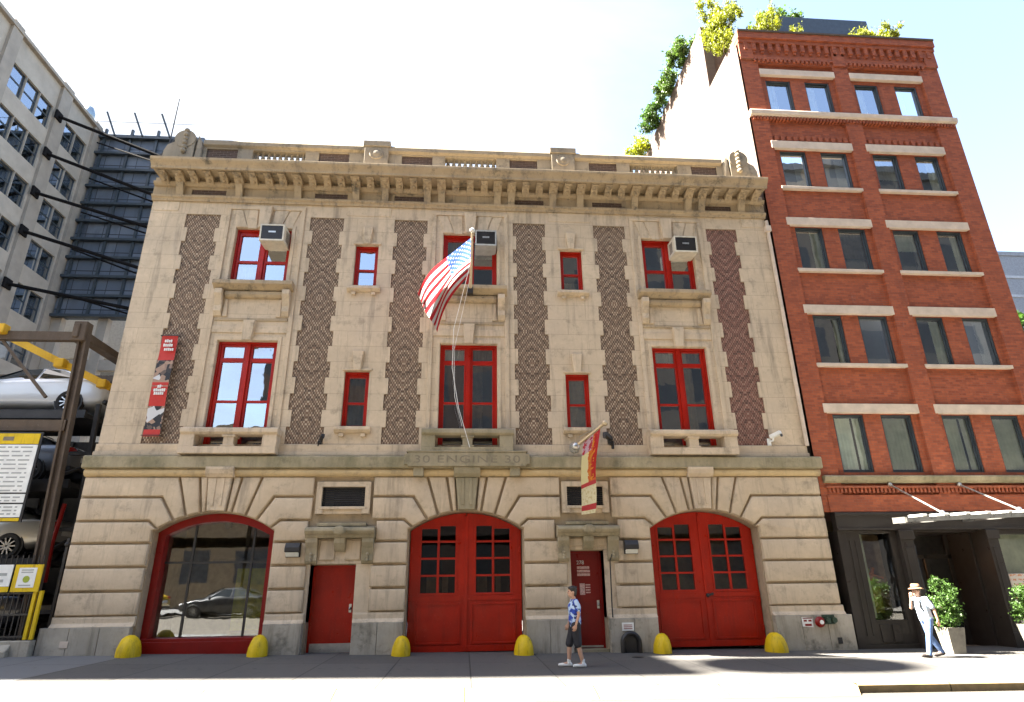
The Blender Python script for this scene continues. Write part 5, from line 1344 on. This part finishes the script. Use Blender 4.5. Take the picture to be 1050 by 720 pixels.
k = t.mix(t.math('MULTIPLY', top, t.ramp(t.noise(t.mapv(uv, (4,14,1)), 1.2, 2), .5, .56)), k, (.46,.03,.05))
low = t.math('LESS_THAN', v, .38); k = t.mix(low, k, (.76,.68,.42)); k = t.mix(t.math('MULTIPLY', low, t.ramp(t.noise(t.mapv(uv, (6,20,1)), 1.4, 2), .52, .6, 0, .5)), k, (.50,.36,.10))
for lo, hi in ((.345,.395),(.045,.115)): k = t.mix(t.math('MULTIPLY', t.math('GREATER_THAN', v, lo), t.math('LESS_THAN', v, hi)), k, (.50,.05,.05))
t.base(k); t.rough(.7); tl = t.n('ShaderNodeBsdfTranslucent'); t.set(tl.inputs[0], k); mx = t.n('ShaderNodeMixShader'); mx.inputs[0].default_value = .5
t.t.links.new(t.p.outputs[0], mx.inputs[1]); t.t.links.new(tl.outputs[0], mx.inputs[2]); t.t.links.new(mx.outputs[0], t.out.inputs[0])
bm_ = bmesh.new(); uvl = bm_.loops.layers.uv.new('UVMap'); NV = 26; NU = 8; G_ = {}
for i in range(NU+1):
    for jv in range(NV+1):
        s, w_ = i/NU, jv/NV
        top = a+(b-a)*(.26+.56*s)+Vector((0,0,-.04)); bot = Vector((2.86+.27*s, -.48-.42*s, 3.14))
        p = bot+(top-bot)*w_; p.y += .04*math.sin(8*w_+4*s); p.x += .03*math.sin(6*w_+1)
        G_[i, jv] = bm_.verts.new(p)
for i in range(NU):
    for jv in range(NV):
        f = bm_.faces.new((G_[i,jv],G_[i+1,jv],G_[i+1,jv+1],G_[i,jv+1])); f.smooth = True
        for l, (c0, c1) in zip(f.loops, ((i,jv),(i+1,jv),(i+1,jv+1),(i,jv+1))): l[uvl].uv = (c0/NU, c1/NV)
me = bpy.data.meshes.new('banner_cloth'); bm_.to_mesh(me); bm_.free(); me.materials.append(t.m); bo = bpy.data.objects.new('banner_cloth', me); COL.objects.link(bo); adopt(bo, SB)
# security cameras
def seccam(loc, label, m, s, rz):
    o = thing('security_camera', label, 'camera', loc, None, (0,0,rz), sc=s)
    q = MB(); q.tube([(0,0,-.12),(0,-.12,-.10),(0,-.15,0)], .03, 8); q.box(-.07,.07,-.02,.04,-.24,-.02); q.build('bracket', m, o, bevel=.01)
    q = MB(); q.rbox((.02,-.22,.07), (.13,.36,.12), Matrix.Rotation(R(-14), 3, 'X')); q.build('housing', m, o, bevel=.02)
    q = MB(); q.lathe([(0,0),(.045,0),(.045,.04),(0,.04)], (.02,-.425,.02), 12, 'y'); q.build('lens', M['black'], o)
seccam((8.32,-.02,5.22), 'white security camera on a bracket at the right end of the belt', M['white'], .9, R(35))
seccam((3.88,-.02,5.14), 'dark security camera on the brick strip beside the street banner', M['iron'], 1.0, R(-40))
seccam((-3.86,-.02,5.12), 'small dark camera at the foot of the second brick strip', M['iron'], .7, R(25))
# wall lights
for x, lab in ((-4.19, 'dark wall light with pale diffuser left of the left single door'), (4.15, 'dark wall light with pale diffuser right of the lettered door')):
    o = thing('wall_light', lab, 'wall light', (x,-.165,2.20), 'wall lights beside the single doors')
    q = MB(); q.prism_x([(0,0),(-.06,0),(-.06,.10),(-.20,.12),(-.20,.22),(-.14,.33),(0,.33)], -.175, .175); q.build('housing', M['iron'], o, bevel=.012)
    q = MB(); q.prism_x([(-.062,.01),(-.12,.01),(-.17,.11),(-.062,.095)], -.15, .15); q.build('diffuser', mat('milky diffuser', (.62,.62,.56), .4, var=.05), o, bevel=.006)
# small fittings on the plinth
o = tag(MB().plate([(8.30,.46),(8.57,.44),(8.57,.65),(8.30,.67)], -.236, -.25).build('warning_sign', M['white'], None), 'small white and red sprinkler sign on the plinth at the right end', 'sign')
q = MB()
for z0, z1, a, b in ((.57,.61,8.34,8.42),(.57,.61,8.46,8.54),(.47,.52,8.36,8.53),(.635,.655,8.32,8.56)): q.box(a, b, -.254, -.2505, z0, z1)
q.build('red_print', M['reddark'], o)
o = thing('alarm_bell', 'round red alarm bell with white centre low on the plinth', 'alarm bell', (8.72,-.235,.56))
q = MB(); q.lathe([(0,0),(.05,0),(.05,-.05),(.12,-.05),(.125,-.08),(.08,-.13),(0,-.14)], (0,0,0), 20, 'y'); q.build('gong', M['reddark'], o, smooth=True)
q = MB(); q.lathe([(0,-.14),(.05,-.14),(.05,-.155),(0,-.155)], (.01,0,0), 14, 'y'); q.build('centre_cap', M['white'], o)
o = thing('siamese_connection', 'dark green two outlet hose connection on the plinth beside the alarm bell', 'hose connection', (8.97,-.235,.6))
gm = mat('green bronze', (.03,.055,.035), .5, metal=.4)
q = MB(); q.box(-.15,.17,-.03,0,-.10,.12); q.build('plate', gm, o, bevel=.008)
for dx in (-.05, .11):
    q = MB(); q.lathe([(.06,-.03),(.07,-.09),(.065,-.14),(0,-.145)], (dx,0,0), 12, 'y'); q.build('outlet_cap', gm, o)
o = MB().box(9.14, 9.25, -.25, -.236, .06, .20).build('vent_plate', M['iron'], None); tag(o, 'small square dark vent plate low at the right end of the plinth', 'vent')
o = MB().box(3.78, 4.07, -.25, -.236, .44, .62).build('notice_plate', M['white'], None, bevel=.004); tag(o, 'small white notice plate above the black pipe hood', 'sign')
q = MB(); [q.box(3.82+.0*k, 4.03, -.254, -.2505, .48+.04*k, .495+.04*k) for k in range(3)]; q.build('red_print', M['reddark'], o)
o = MB().box(-9.12, -8.94, -.25, -.236, .30, .44).build('small_plate', M['lintel'], None, bevel=.003); tag(o, 'small pale metal plate on the plinth at the left end', 'plate')
o = thing('pipe_hood', 'black arched vent hood standing on the pavement by the lettered door', 'vent hood', (3.95,-.24,gz(3.95)))
q = MB(); A = [(.21*math.cos(math.pi*k/12), .21*math.sin(math.pi*k/12)+.22) for k in range(13)]
q.tube([(.21,-.12,-.02),(.21,-.12,.22)]+[(x_, -.12, z_) for x_, z_ in A]+[(-.21,-.12,-.02)], .05, 8); q.plate([(-.2,-.02),(.2,-.02)]+[(x_*.95, z_) for x_, z_ in A], 0, -.06); q.build('hood', M['black'], o, smooth=True, angle=40)
# conduit on the right jamb of the lettered door, downpipe at the right edge, rooftop aerial
q = MB(); q.tube([(3.66,-.2,2.2),(3.6,-.2,2.05),(3.58,-.19,1.0),(3.58,-.2,.3)], .016, 6); tag(q.build('cable_conduit', M['iron'], None), 'thin dark conduit running down right of the lettered door', 'conduit')
q = MB(); q.tube([(9.36,-.06,12.2),(9.36,-.06,5.0)], .055, 8); q.box(9.27,9.44,-.14,.0,11.8,12.0); tag(q.build('downpipe', M['lintel'], None), 'pale vertical downpipe between the fire station and the red building', 'downpipe')
q = MB(); q.tube([(-9.5,.35,13.3),(-9.47,.3,16.4)], [.03,.012], 6); q.bar((-9.7,.35,14.2),(-9.3,.35,15.0),.03); tag(q.build('roof_aerial', M['iron'], None), 'thin rod aerial at the left corner of the fire station roof', 'aerial')
q = MB(); q.bar((3.1,-3.05,0),(3.3,-3.05,0),.001); q.b.free()
q = MB(); q.lathe([(0,.002),(.14,.002),(.14,.008),(0,.008)], (3.85,-1.25,gz(3.85)), 16); tag(q.build('drain_cover', M['iron'], None), 'small round iron cover in the pavement near the pipe hood', 'cover')

# ---------------------------------------------------------------- across the street (seen mirrored in the windows)
def facade_mat(name, wall, px, pz, wx, wz, x0=0, z0=1):
    t = NT(name); x, y, z = t.xyz(t.pos()); fx = t.math('FRACT', t.math('DIVIDE', t.math('ADD', x, 300+x0), px)); fz = t.math('FRACT', t.math('DIVIDE', t.math('SUBTRACT', z, z0), pz))
    w_ = t.math('MULTIPLY', t.math('MULTIPLY', t.math('GREATER_THAN', fx, .5-wx/2), t.math('LESS_THAN', fx, .5+wx/2)), t.math('MULTIPLY', t.math('GREATER_THAN', fz, .5-wz/2), t.math('LESS_THAN', fz, .5+wz/2)))
    t.base(t.mix(w_, t.mix(t.noise(t.pos(), .8, 5), tuple(k*.75 for k in wall), wall), (.05,.055,.06))); t.rough(.8); return t.m
def opp(label, x0, x1, h, m, name='opposite_building'):
    q = MB(); q.box(x0, x1, -45, -25, -.3, h); q.box(x0-.2, x1+.2, -45, -24.6, h, h+.6); q.box(x0, x1, -25.12, -25, 3.9, 4.5)
    tag(q.build(name, m, None), label, 'building')
opp('pale low warehouse across the street, mirrored in the left windows', -46, -13.9, 10.5, facade_mat('pale brick facade', (.26,.195,.12), 3.2, 3.5, .5, .55))
opp('middle sized brick building across the street, mirrored in the small windows', -13.7, -6.2, 20, facade_mat('brown brick facade', (.12,.08,.06), 2.8, 3.4, .5, .6))
opp('tall dark loft building across the street, mirrored in the middle windows', -6.0, 6, 30, facade_mat('brown loft facade', (.10,.075,.06), 3.4, 3.9, .6, .6))
opp('tall buff loft building across the street, mirrored in the right windows', 6.2, 28, 33, facade_mat('buff loft facade', (.15,.13,.105), 4.1, 3.8, .66, .62))
opp('tall grey loft building across the street, mirrored in the red building windows', 28.2, 75, 34, facade_mat('grey loft facade', (.12,.115,.105), 3.7, 3.9, .6, .6))
car('dark saloon parked across the street and mirrored in the shop window', (-12.4,-18.9,gz(-12)-.12), car_mats('black car paint', (.02,.022,.025), .3), 0)
car('yellow cab parked across the street and mirrored in the shop window', (-17.9,-18.9,gz(-18)-.12), car_mats('yellow car paint', (.65,.42,.02), .1), 0)

# ---------------------------------------------------------------- people
SKIN = NT('skin'); SKIN.base(SKIN.mix(SKIN.noise(SKIN.pos(), 14, 3), (.42,.235,.155), (.52,.31,.21))); SKIN.rough(.5); SKIN.p.inputs['Subsurface Weight'].default_value = .06; SKIN = SKIN.m
def limbs(name, segs, m, parent, voxel, smooth=3, balls=()):
    """joined round limbs, fused by a voxel remesh into one continuous skin"""
    q = MB()
    for a, b, ra, rb in segs:
        a, b = Vector(a), Vector(b)
        q.tube([a, b], [ra, rb], 12); q.ball(a, ra, 12); q.ball(b, rb, 12)
    for c, r, sc in balls: q.ball(c, r, 14, sc)
    bm2 = q.b; me = bpy.data.meshes.new(name); bm2.to_mesh(me); bm2.free(); me.materials.append(m)
    o = bpy.data.objects.new(name, me); COL.objects.link(o); adopt(o, parent)
    md = o.modifiers.new('remesh', 'REMESH'); md.mode = 'VOXEL'; md.voxel_size = voxel; md.use_smooth_shade = True
    if smooth: sm = o.modifiers.new('smooth', 'SMOOTH'); sm.factor = .5; sm.iterations = smooth
    return o
def hand(w, d, side, curl=.5):
    """palm, four unequal curled fingers and a thumb that leaves the side of the palm. d = pointing direction, side = towards the thumb"""
    w, d, side = Vector(w), Vector(d).normalized(), Vector(side).normalized(); nrm = d.cross(side).normalized()
    S = []; pc = w+d*.09
    for k, L in enumerate((.070,.080,.074,.058)):
        off = side*(.030-.020*k); r0 = w+d*.085+off
        d1 = (d*math.cos(curl*.6)+nrm*math.sin(curl*.6)); d2 = (d*math.cos(curl*1.6)+nrm*math.sin(curl*1.6))
        S += [(w+d*.02+off*.7, r0, .013, .0115), (r0, r0+d1*L*.55, .0098, .009), (r0+d1*L*.55, r0+d1*L*.55+d2*L*.5, .009, .0075)]
    tb = w+d*.025+side*.026; td = (d*.75+side*.65+nrm*.2).normalized()
    S += [(tb, tb+td*.045, .013, .011), (tb+td*.045, tb+td*.045+(d*.95+side*.2+nrm*.2).normalized()*.032, .0105, .0085)]
    return S
def person(label, loc, J, top, bottom, shoe, hairm, short, sleeve, sc, rz, hat=None, bag=False, cap_hair=True):
    o = thing('person', label, 'person', loc, None, (0,0,rz), sc=sc)
    V = {k: Vector(v) for k, v in J.items()}
    hd = V['head']; S = []
    mid = (V['pelvis']+V['chest'])/2
    S += [(V['pelvis'], mid, .125, .118), (mid, V['chest'], .118, .135), (V['chest'], V['neck'], .085, .052), (V['neck'], hd+Vector((-.005,0,-.06)), .052, .05)]
    for s in ('L','R'):
        S += [(V['chest']+(V['sh'+s]-V['chest'])*.35+Vector((0,0,.05)), V['sh'+s], .07, .056), (V['sh'+s], V['el'+s], .050, .038), (V['el'+s], V['wr'+s], .037, .025),
              (V['hip'+s], V['kn'+s], .085, .056), (V['kn'+s], (V['kn'+s]*.6+V['an'+s]*.4), .053, .056), (V['kn'+s]*.6+V['an'+s]*.4, V['an'+s], .056, .037), (V['an'+s], V['to'+s], .04, .032)]
        fd = (V['wr'+s]-V['el'+s]).normalized(); S += hand(V['wr'+s], V.get('hd'+s, fd), J.get('tm'+s, (1,0,.1)), .7)
    f = Vector((1,0,0))
    B = [(hd, .098, (1.0,.80,1.18)), (hd+Vector((.03,0,-.06)), .070, (1,.86,.9)), (hd+Vector((.055,0,-.085)), .04, (1,1,.8)), (hd+Vector((.100,0,-.012)), .017, (1,.8,1.3)), (hd+Vector((.108,0,-.028)), .016, (1,1,.8)),
         (hd+Vector((.088,0,.024)), .022, (.6,2.0,.5)), (hd+Vector((.086,0,-.062)), .014, (.8,1.7,.6))]
    for s in (-1, 1): B.append((hd+Vector((-.012,s*.082,-.015)), .026, (.8,.4,1.2))); B.append((hd+Vector((.07,s*.045,-.03)), .02, (.7,.9,1)))
    body = limbs('body', S, SKIN, o, .0075, 2, B)
    q = MB()
    for s in (-1, 1): q.ball(hd+Vector((.088,s*.032,.004)), .011, 8)
    q.build('eyes', M['black'], o, smooth=True)
    # hair
    HB = [(hd+Vector((-.018,0,.035)), .103, (1.0,.86,1.02)), (hd+Vector((-.055,0,-.03)), .075, (.7,1.02,1.1)), (hd+Vector((.03,0,.085)), .062, (1.1,1.1,.6))]
    for k in range(16):
        th = k*2.4; HB.append((hd+Vector((-.02+.075*math.cos(th), .065*math.sin(th), .085+.02*math.sin(5*th))), .028, (1,1,.7)))
    limbs('hair', [], hairm, o, .009, 1, HB)
    # shirt
    A = [(V['pelvis']+Vector((0,0,.02)), mid, .150, .142), (mid, V['chest'], .142, .158), (V['chest'], V['neck']+Vector((0,0,-.05)), .125, .070)]
    for s, yy in (('L',.05),('R',-.05)):
        A += [(V['pelvis']+Vector((0,yy,-.03)), V['chest']+Vector((0,yy,0)), .135, .138), (V['chest']+(V['sh'+s]-V['chest'])*.4+Vector((0,0,.04)), V['sh'+s], .09, .070), (V['sh'+s], V['sh'+s]+(V['el'+s]-V['sh'+s])*sleeve, .070, .062)]
    limbs('shirt', A, top, o, .010, 2)
    # trousers or shorts
    A = [(V['pelvis']+Vector((0,0,-.02)), V['pelvis']+Vector((0,0,.05)), .150, .146)]
    for s in ('L','R'):
        if short: kn = V['hip'+s]+(V['kn'+s]-V['hip'+s])*1.02; A += [(V['hip'+s], kn, .118, .094)]
        else: A += [(V['hip'+s], V['kn'+s], .105, .075), (V['kn'+s], V['an'+s]+Vector((0,0,.0)), .074, .062)]
    limbs('shorts' if short else 'trousers', A, bottom, o, .010, 2)
    for s in ('L','R'):
        an, to = V['an'+s], V['to'+s]; d = (to-an); d.z = 0; d.normalize(); sole = min(an.z, to.z)
        limbs('shoe', [(an+Vector((-.03,0,-.035)), to+Vector((0,0,.0)), .048, .042), (an+Vector((0,0,.0)), an+Vector((0,0,-.03)), .052, .05), (to, to+d*.05, .043, .034)], shoe, o, .008, 1)
        if short: limbs('sock', [(an+Vector((0,0,.02)), an+Vector((0,0,.06)), .044, .046)], M['white'], o, .009, 1)
    if hat:
        q = MB(); c = hd+Vector((0,0,.075)); q.lathe([(.175,-.02),(.18,-.012),(.115,.005),(.112,.02),(.105,.075),(.085,.10),(0,.085)], c, 22)
        for v in q.b.verts: v.co.z += -.6*(v.co.x-c.x)**2
        h = q.build('hat', hat, o, smooth=True, angle=50); q = MB(); q.lathe([(.118,.006),(.116,.03)], c, 22); q.build('hat_band', M['black'], h)
    if bag:
        c = V['chest']+Vector((-.20,0,-.10)); q = MB(); q.rbox(c, (.15,.28,.40), Matrix.Rotation(R(8), 3, 'Y')); bg = q.build('rucksack', mat('dark rucksack', (.035,.025,.022), .7), None, bevel=.05)
        bg.parent = o
        for s in (.13, -.13):
            q = MB(); ch = V['chest']; q.tube([c+Vector((.05,s,.18)), ch+Vector((0,s,.17)), ch+Vector((.13,s,.08)), ch+Vector((.14,s,-.10)), ch+Vector((.0,s*1.15,-.2)), c+Vector((.05,s,-.17))], .017, 6)
            q.build('strap', M['black'], bg)
    return o
t = NT('tie dye shirt'); p = t.obj(); k = t.mix(t.ramp(t.noise(p, 9, 3, .5), .47, .53), (.018,.055,.36), (.42,.55,.72)); k = t.mix(t.ramp(t.noise(p, 15, 2, .5), .58, .62), k, (.02,.03,.12)); t.base(k); t.rough(.8); TD = t.m
def fabric(name, c):
    t = NT(name); p = t.obj(); t.base(t.mix(t.noise(p, 6, 4), tuple(k*.72 for k in c), tuple(k*1.2 for k in c))); t.rough(.85); t.bump(t.noise(t.mapv(p, (1,1,.5)), 11, 3), .5, .03); return t.m
# (facing +x, left side = +y; metres for a 1.72 m man)
J1 = dict(pelvis=(0,0,.95), chest=(.0,0,1.27), neck=(.005,0,1.45), head=(.035,0,1.61),
  shL=(-.01,.185,1.39), elL=(-.06,.235,1.12), wrL=(.02,.25,.90), shR=(0,-.185,1.39), elR=(.03,-.24,1.12), wrR=(.12,-.22,.90),
  hipL=(0,.09,.90), knL=(-.03,.10,.50), anL=(-.13,.10,.085), toL=(.03,.12,.045), hipR=(0,-.09,.90), knR=(.13,-.10,.50), anR=(.16,-.10,.085), toR=(.33,-.12,.045), tmL=(1,.1,.2), tmR=(1,-.1,.2))
person('person in a blue tie dye shirt and dark shorts walking past the lettered door', (2.20,-2.86,gz(2.2)), J1, TD, fabric('black shorts', (.022,.022,.028)), M['white'], mat('black hair', (.012,.010,.009), .5, var=.3, scale=60), True, .62, .862, math.pi)
J2 = dict(pelvis=(0,0,.94), chest=(.04,0,1.26), neck=(.06,0,1.43), head=(.10,0,1.585),
  shL=(.03,.185,1.38), elL=(-.10,.24,1.13), wrL=(-.13,.25,.88), shR=(.06,-.185,1.38), elR=(.20,-.20,1.16), wrR=(.235,-.09,1.40), hdR=(-.15,.25,1), tmR=(-1,.3,0),
  hipL=(0,.09,.90), knL=(.10,.10,.50), anL=(.20,.10,.085), toL=(.36,.12,.06), hipR=(0,-.09,.90), knR=(-.06,-.10,.50), anR=(-.30,-.10,.12), toR=(-.15,-.11,.045), tmL=(1,.1,.2))
person('person in hat, pale blue shirt and jeans with dark rucksack walking past the planter', (10.30,-1.95,gz(10.3)), J2, fabric('pale blue shirt', (.42,.50,.58)), fabric('blue jeans', (.10,.17,.34)), mat('dark shoes', (.05,.04,.035), .6), mat('brown hair', (.06,.035,.02), .5, var=.3, scale=60), False, .75, .862, math.pi, hat=mat('tan felt hat', (.30,.17,.09), .8, var=.15), bag=True)

# ---------------------------------------------------------------- camera, light, sky
cam = bpy.data.cameras.new('camera'); co = bpy.data.objects.new('camera', cam); COL.objects.link(co); scene.camera = co
rt = Vector((0.99728899,-0.07253107,-0.01240633)); up = Vector((-0.01398382,-0.35233679,0.93576879)); fw = Vector((0.07224351,0.93305843,0.35239587))
mw = Matrix((rt, up, -fw)).transposed().to_4x4(); mw.translation = Vector((-0.0396,-16.3,1.542)); co.matrix_world = mw
cam.sensor_width = 36; cam.lens = 632.89/1050*36; cam.clip_end = 1500; cam.clip_start = .05
SUNV = Vector((-.80,.012,1.0)).normalized()      # towards the sun
sl = bpy.data.lights.new('sun', 'SUN'); sl.energy = 5.0; sl.angle = R(.53); sl.color = (1,.94,.84)
so = bpy.data.objects.new('sun', sl); COL.objects.link(so); so.rotation_euler = (-SUNV).to_track_quat('-Z', 'Y').to_euler()
W = bpy.data.worlds.new('World'); scene.world = W; W.use_nodes = True; nt = W.node_tree
bg = nt.nodes['Background']
sky = nt.nodes.new('ShaderNodeTexSky'); sky.sky_type = 'NISHITA'; sky.sun_disc = False
sky.sun_elevation = math.asin(SUNV.z); sky.sun_rotation = math.atan2(SUNV.x, SUNV.y)
sky.air_density = 1.0; sky.dust_density = 2.2; sky.ozone_density = 1.2
tc = nt.nodes.new('ShaderNodeTexCoord')
def wmath(op, a, b, c=None):
    d = nt.nodes.new('ShaderNodeMath'); d.operation = op
    for k, v in enumerate((a, b, c)):
        if v is None: continue
        if hasattr(v, 'is_output'): nt.links.new(v, d.inputs[k])
        else: d.inputs[k].default_value = v
    return d.outputs[0]
# thin high cloud: noise on the sky dome, thicker towards the sun side
sx = nt.nodes.new('ShaderNodeSeparateXYZ'); nt.links.new(tc.outputs['Generated'], sx.inputs[0])
zz = wmath('MAXIMUM', sx.outputs[2], .05)
cv = nt.nodes.new('ShaderNodeCombineXYZ'); nt.links.new(wmath('DIVIDE', sx.outputs[0], zz), cv.inputs[0]); nt.links.new(wmath('DIVIDE', sx.outputs[1], zz), cv.inputs[1])
nz = nt.nodes.new('ShaderNodeTexNoise'); nz.inputs['Scale'].default_value = 1.1; nz.inputs['Detail'].default_value = 7; nz.inputs['Roughness'].default_value = .58; nz.inputs['Distortion'].default_value = .4
nt.links.new(cv.outputs[0], nz.inputs['Vector'])
lf = wmath('ADD', wmath('MULTIPLY_ADD', sx.outputs[0], -.55, -.02), wmath('MULTIPLY', sx.outputs[1], .18))          # more cloud towards -x
cl = wmath('ADD', nz.outputs[0], lf)
mr = nt.nodes.new('ShaderNodeMapRange'); mr.clamp = True; nt.links.new(cl, mr.inputs[0]); mr.inputs[1].default_value = .40; mr.inputs[2].default_value = .86; mr.inputs[3].default_value = .08; mr.inputs[4].default_value = .95
mxw = nt.nodes.new('ShaderNodeMix'); mxw.data_type = 'RGBA'; nt.links.new(mr.outputs[0], mxw.inputs[0]); nt.links.new(sky.outputs[0], mxw.inputs[6]); mxw.inputs[7].default_value = (1.8,1.84,1.86,1)
nt.links.new(mxw.outputs[2], bg.inputs[0]); bg.inputs[1].default_value = .055
vs = scene.view_settings; vs.view_transform = 'Standard'; vs.look = 'None'; vs.gamma = 1; vs.exposure = 3.74
scene.render.resolution_x = 1024; scene.render.resolution_y = 702
scene.render.engine = 'CYCLES'
scene.cycles.max_bounces = 8; scene.cycles.transparent_max_bounces = 12
